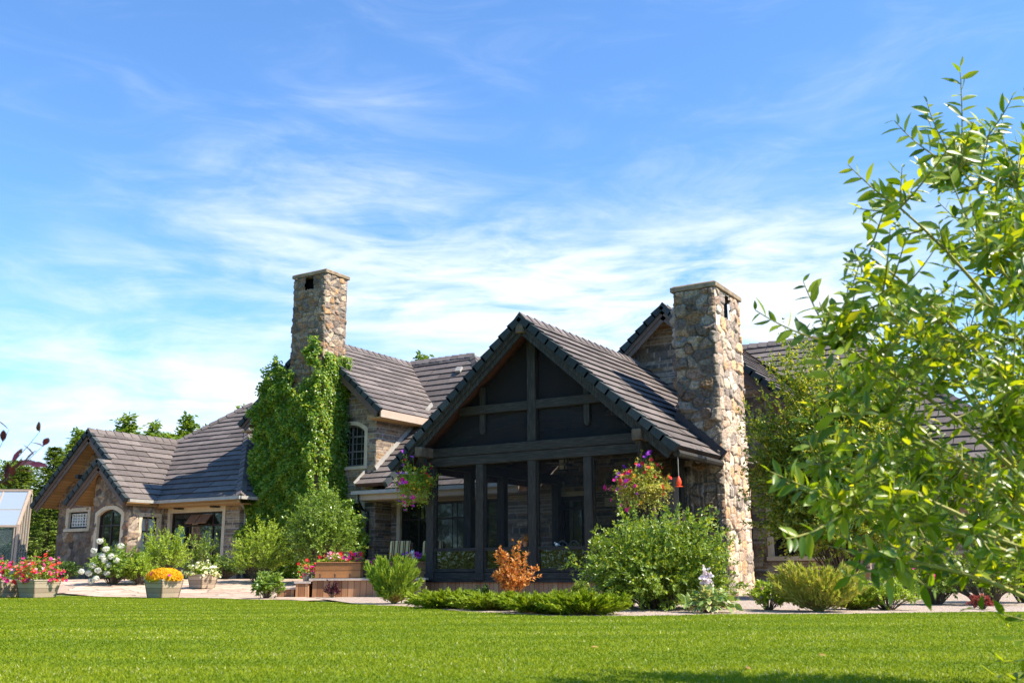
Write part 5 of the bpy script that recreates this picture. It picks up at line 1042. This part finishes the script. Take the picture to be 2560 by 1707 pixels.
# ---- junipers and the bed in front of the porch
def juniper(name, label, base, rx, ry, h, n, per, seed, mat, Ln=.10, Wd=.03, lowa=.02, lean=(0, 0), dry=True, group=None, rise=.7, ns=3):
    r = np.random.default_rng(seed); e = empty(name, base, label, 'juniper', group); base = np.array(base, float); P = []; D = []; dryk = []; st_ = []
    for i in range(n):
        a = r.uniform(0, 2 * np.pi); u = r.uniform(.3, 1) ** .7; up_ = r.uniform(lowa, 1) ** rise; tip = base + np.array([math.cos(a) * rx * u + lean[0] * up_ * h, math.sin(a) * ry * u + lean[1] * up_ * h, h * up_ * (.45 + .55 * (1 - .5 * u))]); mid = base + (tip - base) * .5 + np.array([0, 0, -.04 * h]); st_.append((base + (tip - base) * .05, mid, tip)); tn = unit(tip - mid)
        t = r.uniform(.25, 1.02, per); p = bez(st_[-1][0], mid, tip, t); spread = (1.02 - t)[:, None] * .28 * np.linalg.norm(tip - base) + .02
        for k in range(ns): P.append(p + r.normal(0, 1, (per, 3)) * spread * .33 * np.array([1, 1, .5])); D.append(unit(tn + r.normal(0, .38, (per, 3)) + np.array([0, 0, .18]))); dryk.append(np.linalg.norm((P[-1] - base) / np.array([rx, ry, h]), axis=1))
    P = np.vstack(P); P[:, 2] = np.maximum(P[:, 2], base[2] + .015); D = np.vstack(D); q = np.concatenate(dryk); NN = unit(r.normal(0, .6, (len(P), 3)) + np.array([0, 0, .8])); kd = (q < .42) & (r.uniform(0, 1, len(P)) < .55) if dry else np.zeros(len(P), bool)
    V, Fc = leaf_quads(P[~kd], D[~kd], NN[~kd], Ln * r.uniform(.6, 1.2, (~kd).sum()), Wd, .2, .4); np_mesh('foliage', V, Fc, G[mat], e)
    if kd.any(): V, Fc = leaf_quads(P[kd], D[kd], NN[kd], Ln * .8, Wd * .5, .2, .4); np_mesh('dry_foliage', V, Fc, G['dry'], e)
    stems_mesh('stem', st_, .012, M['twig'], e, 40); return e
b = gp(985, 19.3); juniper('upright_juniper', 'upright juniper with browned base between the deck and the porch', b, .62, .5, 1.02, 60, 50, 701, 'junup', .11, .028, .15, rise=.6)
GJ = 'low spreading junipers along the lawn edge'
for i, (px, d, rx, ry, h, lb) in enumerate([(1125, 17.0, .75, .7, .31, 'leftmost low juniper, at the foot of the upright one'), (1235, 16.2, .75, .7, .30, 'low spreading juniper just in front of the orange shrub'), (1350, 14.9, .75, .7, .33, 'low spreading juniper right of the orange shrub'), (1455, 14.3, .72, .6, .34, 'rightmost low juniper, touching the large shrub')]):
    juniper('creeping_juniper', lb, gp(px, d), rx, ry, h, 75, 60, 710 + i, 'juniper', .085, .026, .12, dry=True, group=GJ, rise=.5)
b = gp(1290, 20.2); shrub('ninebark', 'copper orange shrub with upright shoots before the porch', 'shrub', b, .42, .4, 1.12, 42, 24, .085, .05, 'orange', 121, spike=.4, up=.5, sr=.008, start=.25, low=.1, full=False, twigs=2)
b = gp(1455, 20.0); shrub('small_shrub', 'small round green bush against the cedar skirting', 'shrub', b, .27, .25, .42, 40, 14, .06, .032, 'big', 122, sr=.006)
b = gp(1205, 20.2); shrub('small_shrub', 'small dark green plant just left of the copper shrub', 'shrub', b, .2, .2, .36, 30, 12, .07, .04, 'dark', 123, sr=.006)
b = gp(1640, 16.2); shrub('lilac', 'large rounded green shrub in front of the right stone chimney', 'shrub', b, 1.28, 1.05, 1.52, 380, 32, .074, .036, 'big', 124, spike=.35, zc=.42, low=-.6, twigs=4, up=.4)
b = gp(1765, 14.75)
e, P, st_ = shrub('hosta', 'cream edged hosta with one pale pink flower stalk at the lawn edge', 'plant', b, .36, .34, .30, 70, 1, .17, .085, 'hosta', 125, sr=.005, twigs=0, start=.8, full=True, low=.0)
r = np.random.default_rng(77); D_ = dome_dirs(95, r, -.1); Pb = b + np.array([0, 0, .10]) + D_ * np.array([.30, .28, .20]) * r.uniform(.5, 1, (95, 1)); V, Fc = leaf_full(Pb, D_ + np.array([0, 0, -.25]), np.tile([0, 0, 1.0], (95, 1)) + D_ * .4, .155, .085, .3); np_mesh('cream_leaves', V, Fc, G['hosta_edge'], e)
Pb = Pb + np.array([0, 0, .007]); V, Fc = leaf_full(Pb, D_ + np.array([0, 0, -.25]), np.tile([0, 0, 1.0], (95, 1)) + D_ * .4, .140, .055, .3); np_mesh('green_leaves', V, Fc, G['hosta'], e)
fc = b + np.array([.0, .0, .50]); mb = MB(); mb.tube([b, b + np.array([.02, 0, .3]), fc + np.array([.03, 0, .1])], .008, 5); mb.build('flower_stalk', M['stem_green'], e); flowers('pale_flowers', fc + np.random.default_rng(5).normal(0, 1, (60, 3)) * np.array([.045, .045, .08]), .05, 'f_blush', e, 8)
b = gp(1915, 15.6); e, P, st_ = shrub('potentilla', 'low shrub with small cream pink flowers right of the chimney foot', 'shrub', b, .30, .26, .50, 50, 16, .06, .03, 'bright', 126, sr=.006); flowers('pale_flowers', P[np.random.default_rng(3).integers(0, len(P), 40)], .05, 'f_rose', e, 3)
b = gp(2040, 14.9); juniper('feathery_juniper', 'feathery yellow green juniper below the right window', b, .70, .55, .80, 90, 60, 731, 'feather', .10, .022, .2, rise=.55)
b = gp(2210, 15.4); shrub('low_shrub', 'low pale green shrub just right of the feathery juniper', 'shrub', b, .55, .4, .52, 70, 18, .055, .028, 'bright', 127, sr=.006)
b = gp(2130, 15.6); juniper('creeping_juniper', 'flat green juniper between the feathery one and the pale shrub', b, .5, .4, .40, 50, 40, 732, 'junup', .08, .024, .15, group=GJ)
b = gp(2447, 15.5); shrub('red_barberry', 'small red leaved barberry at the right end of the gravel bed', 'shrub', b, .18, .17, .24, 40, 14, .035, .022, 'red', 128, sr=.004)
b = gp(2455, 17.2); shrub('dark_shrub', 'dark green shrub in shade behind the red barberry', 'shrub', b, .95, .6, 1.10, 120, 22, .06, .03, 'big', 129)
b = gp(2330, 17.6); e, P, st_ = shrub('peony', 'green bush with a few pink roses behind the willow', 'shrub', b, .55, .45, .85, 60, 20, .08, .04, 'gloss', 130); flowers('pink_flowers', np.array([at(2284, 1421, 17.1), at(2318, 1428, 17.1), at(2336, 1439, 17.1)]), .10, 'f_pink', e, 4)
b = gp(2560, 18.4); shrub('tall_shrub', 'taller green shrub at the right picture edge behind the willow', 'shrub', b, .9, .8, 2.2, 130, 24, .08, .038, 'big', 131)
# ---- garden tree in front of the right window
def garden_tree():
    base = gp(2112, 21.5); e = empty('garden_tree', base, 'small garden tree with bronze tipped leaves in front of the right window', 'tree'); r = np.random.default_rng(88)
    top = at(2040, 850, 21.8)[2] - base[2]; P, D, NN, l, w, st_ = foliage(base + np.array([0, 0, .45]), 1.80, 1.5, top - .40, 760, 44, .092, .052, 88, start=.3, low=-.45, zc=.42, lump=.4, spike=.15, twigs=5, twig_len=.2)
    V, Fc = leaf_quads(P, D, NN, l, w); np_mesh('crown', V, Fc, G['tree'], e); mb = MB()
    for k in range(4): a = k * 1.6; mb.tube([base + np.array([.05 * math.cos(a), .05 * math.sin(a), 0]), base + np.array([.18 * math.cos(a), .18 * math.sin(a), .9]), base + np.array([.5 * math.cos(a), .5 * math.sin(a), 2.1]), base + np.array([.7 * math.cos(a), .7 * math.sin(a), 3.4])], [.055, .045, .03, .012], 6)
    mb.build('trunk', M['bark'], e); stems_mesh('limb', st_, .016, M['bark'], e, 90)
garden_tree()

# ---- hanging baskets and feeder
def basket(c, hook, label, seed, blooms, w=.36, leaf='bright', droop=.3):
    c = np.array(c, float); e = empty('hanging_basket', c - np.array([0, 0, .16]), label, 'hanging basket', 'hanging flower baskets at the porch corners'); mb = MB(c); mb.lathe((0, 0, -.16), [(.08, 0), (.16, .05), (.20, .16), (.20, .17)], 14); mb.build('bowl', M['bark'], e)
    mb = MB()
    for k in range(3): a = 2.1 * k; mb.tube([c + np.array([.19 * math.cos(a), .19 * math.sin(a), .01]), hook], .005, 4)
    mb.build('hanger', M['metal_dark'], e)
    P, D, NN, l, wd, st_ = foliage(c + np.array([0, 0, -.02]), w, w, .55, 170, 26, .062, .03, seed, start=.2, low=-.8, zc=.05, spike=.35, lump=.3, twig_len=.35); r = np.random.default_rng(seed); dn = r.uniform(0, 1, len(P)) < .3; P[dn, 2] -= droop * r.uniform(0, 1, dn.sum()) ** 2
    V, Fc = leaf_quads(P, D, NN, l, wd); np_mesh('foliage', V, Fc, G[leaf], e)
    sp = []; mb = MB()
    for k in range(9):
        a = r.uniform(0, 6.28); t = c + np.array([math.cos(a) * r.uniform(.2, .5), math.sin(a) * r.uniform(.2, .5), r.uniform(.45, .85)]); m_ = c + (t - c) * .5 + np.array([0, 0, .1]); mb.tube(bez(c, m_, t, np.linspace(0, 1, 5)), .005, 4); sp += list(t + r.normal(0, .018, (6, 3)))
    mb.build('flower_stalk', M['stem_green'], e); flowers('mauve_flowers', np.array(sp), .045, 'f_purple', e, seed)
    tr = MB()
    for k in range(3): a = r.uniform(0, 6.28); q0 = c + np.array([.25 * math.cos(a), .25 * math.sin(a), -.1]); pts = [q0 + np.array([.04 * math.sin(i * 1.7 + k), .03 * math.cos(i), -.14 * i]) for i in range(5)]; tr.tube(pts, .004, 4)
    tr.build('trailing_stem', M['stem_green'], e)
    rr = np.linalg.norm((P - c) / np.array([w, w, .6]), axis=1); outer = P[rr > .6]
    for nm, mt, cnt, sz, sel in blooms:
        o_ = outer[(outer - c) @ np.array([sel[0] * cy, sel[0] * sy, sel[1]]) > sel[2]]; o_ = o_ if len(o_) else outer; k = r.integers(0, len(o_), int(cnt * 2.2)); flowers(nm, o_[k] + unit(o_[k] - c) * .05 + np.array([.528, -.849, 0]) * .03, sz * 1.15, mt, e, seed + cnt, out=unit(o_[k] - c) * 1.2 + np.array([.3, -.5, .2]))
    return e
hkL = np.array([-15.72, 20.15, 3.42]); cL = onY(1036, 1213, 20.15); hkL[:2] = onY(1048, 1110, 20.15)[:2]; hkL[2] = 3.4
basket(cL, hkL, 'flower basket hanging at the left corner of the porch', 801, [('red_flowers', 'f_red', 7, .07, (0, 1, 0)), ('pink_flowers', 'f_pink', 12, .075, (-1, -.5, .12)), ('purple_flowers', 'f_purple', 12, .06, (-1, -.3, .1)), ('orange_flowers', 'f_orange', 22, .05, (0, 0, -9)), ('maroon_flowers', 'f_maroon', 12, .055, (1, 1, .15)), ('rose_flowers', 'f_rose', 5, .06, (-1, 0, 0))], .56, 'bright', .5)
cR = onY(1602, 1222, 20.1); hkR = onY(1598, 1108, 20.1)
basket(cR, hkR, 'flower basket hanging at the right corner of the porch', 802, [('red_flowers', 'f_red', 24, .065, (0, 1, .05)), ('pink_flowers', 'f_pink', 16, .075, (-1, -.2, .15)), ('purple_flowers', 'f_purple', 7, .06, (-1, -.4, .15)), ('orange_flowers', 'f_orange', 10, .05, (0, 0, -9)), ('scarlet_flowers', 'f_red', 8, .07, (1, .6, .2))], .62, 'feather', .5)
o = onY(1697, 1204, 20.25); tp = onY(1694, 1128, 20.25); e = empty('bird_feeder', o - np.array([0, 0, .11]), 'red glass hummingbird feeder hanging from the porch eave', 'bird feeder')
mb = MB(o); mb.lathe((0, 0, -.08), [(.03, 0), (.055, .03), (.06, .09), (.04, .15), (.022, .18), (.02, .20)], 14); mb.build('bottle', M['red'], e, smooth=True); mb = MB(o); mb.lathe((0, 0, -.115), [(.05, 0), (.085, .008), (.085, .02), (.04, .033)], 14); mb.build('dish', M['red'], e)
mb = MB(); mb.tube([o + np.array([0, 0, .115]), tp], .008, 5); mb.build('chain', M['metal'], e)
# ---- things in the porch
o = onY(1314, 1368, 20.64); o[2] = 1.153; e = empty('flower_pot', o, 'terracotta pot with a dried orange plant on the porch rail', 'flower pot'); mb = MB(o); mb.lathe((0, 0, 0), [(.045, 0), (.062, .09), (.07, .092), (.07, .115), (.055, .115)], 12); mb.build('pot', M['terracotta'], e)
r = np.random.default_rng(4); P = o + np.array([0, 0, .17]) + r.normal(0, 1, (220, 3)) * np.array([.055, .05, .045]); V, Fc = leaf_quads(P, r.normal(0, 1, (220, 3)), r.normal(0, 1, (220, 3)), .045, .025); np_mesh('foliage', V, Fc, G['orange'], e)
fan_c = onY(1424, 1160, 23.5); e = empty('ceiling_fan', fan_c, 'ceiling fan with pale blades and lamp under the porch roof', 'ceiling fan'); mb = MB(fan_c); mb.lathe((0, 0, -.06), [(.07, 0), (.1, .03), (.1, .1), (.05, .13)], 14); mb.tube([(0, 0, .07), (0, 0, 1.9)], .02, 6); mb.build('motor', M['metal_dark'], e)
for k in range(5):
    a = k * 1.2566 + .3; mb = MB(fan_c, (math.cos(a), math.sin(a), 0), (-math.sin(a), math.cos(a), 0)); mb.box(.12, -.065, .0, .68, .065, .012); mb.build('blade', M['plaster'], e)
ln = onY(1408, 1160, 24.2); e = empty('pendant_lantern', ln, 'square pendant lantern with pale glass inside the porch', 'lantern'); mb = MB(ln); mb.box(-.085, -.085, -.15, .085, .085, .12); mb.build('glass', M['lamp'], e); mb = MB(ln)
for sx_ in (-1, 1):
    for sy_ in (-1, 1): mb.box(sx_ * .085 - .012, sy_ * .085 - .012, -.16, sx_ * .085 + .012, sy_ * .085 + .012, .13)
mb.box(-.1, -.1, .122, .1, .1, .16); mb.box(-.1, -.1, -.18, .1, .1, -.152); mb.box(-.09, -.1, .0, .09, -.088, .02); mb.tube([(0, 0, .16), (0, 0, 1.2)], .012, 5); mb.build('frame', M['metal_dark'], e)
ln = onY(1469, 1193, 21.0); e = empty('seed_feeder', ln, 'tubular seed feeder hanging inside the porch screen', 'bird feeder'); mb = MB(ln); mb.lathe((0, 0, -.16), [(.035, 0), (.035, .2), (.05, .21), (.04, .25), (.008, .27)], 12); mb.build('tube', M['lamp'], e); mb = MB(ln); mb.lathe((0, 0, -.19), [(.055, 0), (.055, .025)], 12); mb.tube([(0, 0, .11), (0, 0, .75)], .006, 4); mb.build('base', M['metal_dark'], e)
for i, (px, d_) in enumerate(((1395, 22.4), (1424, 22.0))):
    o = onY(px, 1400, 20.64); o = np.array(at(px, 1400, float(o @ HF) + 1.2)); o[2] = PF; e = empty('porch_chair', o, ('left', 'right')[i] + ' dark porch chair whose curved back shows above the rail', 'chair', 'dark chairs in the porch'); mb = MB(o); mb.box(-.24, -.24, .42, .24, .24, .47); mb.build('seat', M['metal_dark'], e)
    for sx_ in (-1, 1):
        for sy_ in (-1, 1): mb = MB(o); mb.box(sx_ * .22 - .02, sy_ * .22 - .02, 0, sx_ * .22 + .02, sy_ * .22 + .02, .42); mb.build('leg', M['metal_dark'], e)
    mb = MB(o); pts = [(-.24 + .48 * t, .24, .47 + .43 * math.sin(math.pi * t) ** .6) for t in np.linspace(0, 1, 11)]; mb.tube(pts, .022, 6)
    for x in (-.12, 0, .12): mb.tube([(x, .24, .47), (x, .24, .84)], .012, 5)
    mb.build('backrest', M['plaster'], e)
o = onY(1392, 1362, 20.66); o[2] = 1.152; mb = MB(o); mb.lathe((0, 0, 0), [(.02, 0), (.045, .03), (.03, .06), (.01, .075)], 10); mb.lathe((-.05, 0, .055), [(.004, 0), (.022, .015), (.02, .035), (.004, .045)], 8); mb.add([(.02, -.02, .03), (.12, -.01, .012), (.02, .02, .03), (.03, 0, .055)], [(0, 1, 3), (1, 2, 3), (2, 0, 3), (0, 2, 1)]); tag(mb.build('bird_ornament', M['white'], None, loc=o), 'little white bird ornament on the porch rail', 'ornament')

# ---- the willow in front, right
def willow():
    base = at(2960, 1700, 4.8); base[2] = 0.0; e = empty('willow', base, 'near willow bush with long glossy leaves filling the right side', 'tree'); r = np.random.default_rng(12)
    tips = [(2400, 168, 5.2), (2318, 258, 5.3), (2236, 302, 5.1), (2120, 412, 5.0), (2310, 275, 5.5), (2532, 240, 5.0), (2590, 210, 5.1), (2135, 622, 4.9), (2118, 655, 5.2), (2008, 703, 5.0), (1888, 775, 4.9), (1925, 1178, 4.4), (1945, 1195, 4.5), (1965, 1345, 4.3), (2120, 1440, 4.5), (2210, 1455, 4.6), (2050, 1240, 4.5), (2180, 470, 5.2), (2040, 880, 4.8), (2330, 1470, 4.5), (2140, 520, 5.3), (2450, 300, 5.4), (2255, 420, 5.0), (2060, 770, 5.3), (2030, 1020, 4.6)]
    reg = [(2420, 300), (2180, 480), (2150, 640), (2030, 760), (1990, 830), (2030, 900), (2010, 1000), (1960, 1120), (2000, 1200), (1990, 1310), (2110, 1380), (2260, 1410), (2640, 1440), (2700, 900), (2640, 250), (2560, 300)]
    hand = len(tips)
    while len(tips) < 640:
        px, py = r.uniform(1950, 2720), r.uniform(300, 1440)
        if inside(np.array(px), np.array(py), reg) and r.uniform() < (.30 + .70 * (px - 1950) / 650) * (.34 if py < 700 else 1.0): tips.append((px, py, r.uniform(4.3, 6.4)))
    Pl, Dl, Nl, Ll, Wl = [], [], [], [], []; st = MB(); tr = MB(); mains = []; limb = []
    goals = [(2400, 420, 5.2), (2250, 520, 5.1), (2170, 640, 5.1), (2200, 760, 5.0), (2090, 860, 4.9), (2120, 1000, 4.8), (2060, 1160, 4.7), (2130, 1270, 4.6), (2250, 1400, 4.7), (2540, 470, 5.2), (2600, 700, 5.7), (2400, 900, 5.9), (2350, 1150, 5.5), (2480, 650, 4.8), (2520, 1100, 4.6), (2440, 1330, 4.6)]
    for i, (px, py, d) in enumerate(goals):
        G_ = at(px, py, d * .9); B_ = base + r.normal(0, .09, 3) * np.array([1, 1, 0]); m_ = B_ + (G_ - B_) * .45 + np.array([.05, 0, .22 * (G_[2] - B_[2]) + .12]); pts = bez(B_, m_, G_, np.linspace(0, 1, 14)); tr.tube(pts, [.018 * (1 - .7 * q / 13) for q in range(14)], 6); limb.append(pts[3:])
    limb = np.vstack(limb)
    for i, (px, py, d) in enumerate(tips):
        T = at(px, py, d * .9); dv = T - limb; dist = np.linalg.norm(dv, axis=1) + .5 * np.maximum(0, limb[:, 2] - T[2] + .1) + .35 * np.abs(np.linalg.norm(dv, axis=1) - .55); j_ = int(np.argmin(dist)); st0 = limb[j_]; ln = np.linalg.norm(T - st0)
        mid = (st0 + T) / 2 + np.array([0, 0, -.10 * ln]) + r.normal(0, .05, 3) * ln; npt = 9; tt = np.linspace(0, 1, npt); pts = bez(st0, mid, T, tt); st.tube(pts, [.005 * (1 - .75 * q) + .001 for q in tt], 5)
        nl = max(8, int(ln / .027)); t = np.linspace(.10, 1.0, nl); p = bez(st0, mid, T, t); tn = unit(bez(st0, mid, T, t + .02) - p); a = np.arange(nl) * math.pi + r.normal(0, .55, nl); s = unit(np.cross(tn, np.array([-.5, .8, .25]) + r.normal(0, .35, 3))); u2 = np.cross(s, tn); side = s * np.cos(a)[:, None] + u2 * np.sin(a)[:, None]
        k = r.uniform(0, 1, nl) < (.97 if i < hand else .9); D = unit(tn * .62 + side * .9 + r.normal(0, .15, (nl, 3)) + np.array([0, 0, -.12])); sz = (.103 if i < hand else (.094 if py < 750 else .075)) * r.uniform(.72, 1.12, nl) * (1 - .5 * np.clip((t - .88) / .12, 0, 1))
        Pl.append(p[k]); Dl.append(D[k]); Nl.append(unit(-HF * (.75 if i < hand or py < 750 else .35) + r.normal(0, .42, (nl, 3)) + np.array([0, 0, .55]))[k]); Ll.append(sz[k]); Wl.append(sz[k] * r.uniform(.32, .42, k.sum()))
    # stragglers low on the right
    for (px, py, d) in ((2490, 1690, 4.4), (2512, 1655, 4.4), (2535, 1600, 4.3), (2430, 1610 - 90, 4.4), (2540, 1700, 4.4)):
        T = at(px, py, d); st0 = base * .55 + T * .45 + np.array([0, 0, .05]); mid = (st0 + T) / 2 + np.array([0, 0, .06]); st.tube(bez(st0, mid, T, np.linspace(0, 1, 6)), [.005, .0045, .004, .003, .002, .001], 5); nl = 9; t = np.linspace(.3, 1, nl); p = bez(st0, mid, T, t); tn = unit(T - st0)[None].repeat(nl, 0); D = unit(tn + r.normal(0, .6, (nl, 3))); Pl.append(p); Dl.append(D); Nl.append(r.normal(0, .4, (nl, 3)) + np.array([0, 0, 1])); Ll.append(np.full(nl, .09)); Wl.append(np.full(nl, .034))
    V, Fc = leaf_full(np.vstack(Pl), np.vstack(Dl), np.vstack(Nl), np.concatenate(Ll), np.concatenate(Wl), .12); np_mesh('foliage', V, Fc, G['willow'], e, smooth=True); st.build('twig', M['twig'], e)
    tr.build('stem', M['twig'], e)
willow()
for i, (px, py, lb) in enumerate(((1478, 1617, 'small dry leaf lying on the open lawn below the junipers'), (2045, 1637, 'small pale dry leaf lying on the lawn, near the willow shade'), (1862, 1668, 'small dry brown leaf lying at the edge of the willow shade'))):
    o = on(px, py, 2, .02); V, Fc = leaf_full(np.array([o]), np.array([[.8, .4 - .5 * i, .25]]), np.array([[.1, -.3, 1.0]]), .055, .03, .35); tag(np_mesh('fallen_leaf', V, Fc, G['dry'], None, loc=o), lb, 'leaf', 'dry leaves on the lawn')
# ---- purple leaved shrub at the left edge, close to the camera
def purple():
    base = at(-260, 1700, 4.3); base[2] = 0; e = empty('purple_leaf_shrub', base, 'purple leaved twig reaching in at the left picture edge', 'shrub'); r = np.random.default_rng(5); mb = MB(); Pl, Dl, Nl = [], [], []
    for (px, py) in ((100, 1078), (22, 1075), (40, 1160), (108, 1114), (72, 1160), (-30, 1040), (-60, 1120), (-90, 980), (-140, 1050), (-160, 1180)):
        T = at(px, py, 4.2 + r.uniform(-.12, .12)); S = at(px * .3 - 80, 1235, 4.3); m_ = (T + S) / 2 + np.array([0, 0, -.03]); mb.tube(bez(base + np.array([0, 0, .3]), (base + S) / 2 + np.array([0, 0, .25]), S, np.linspace(0, 1, 5)), [.012, .01, .008, .006, .004], 5); mb.tube(bez(S, m_, T, np.linspace(0, 1, 6)), [.0035, .003, .0025, .002, .0015, .001], 5)
        t = np.linspace(.25, 1, 6); p = bez(S, m_, T, t); tn = unit(T - m_); Pl.append(p); Dl.append(unit(tn + r.normal(0, .65, (6, 3)))); Nl.append(r.normal(0, .5, (6, 3)) + np.array([0, 0, .8]))
    V, Fc = leaf_full(np.vstack(Pl), np.vstack(Dl), np.vstack(Nl), .075, .027, .1); np_mesh('foliage', V, Fc, G['purple'], e, smooth=True); mb.build('stem', M['bark'], e)
purple()

# bushes across the lawn that the low panes mirror
hd = [o for o in bpy.data.objects if o.get('category') == 'shrub' and o.name == 'lilac'][0]
for i in range(20):
    o = copy_tree(hd); o.location = (-84 + i * 4.2, -13.5 - (i % 2) * 1.5, 0); o.scale = (1.9, 1.9, 1.9); o.rotation_euler.z = i * .9; o['label'] = 'bush across the lawn, seen only mirrored in the low porch panes'; o['group'] = 'bushes across the lawn'
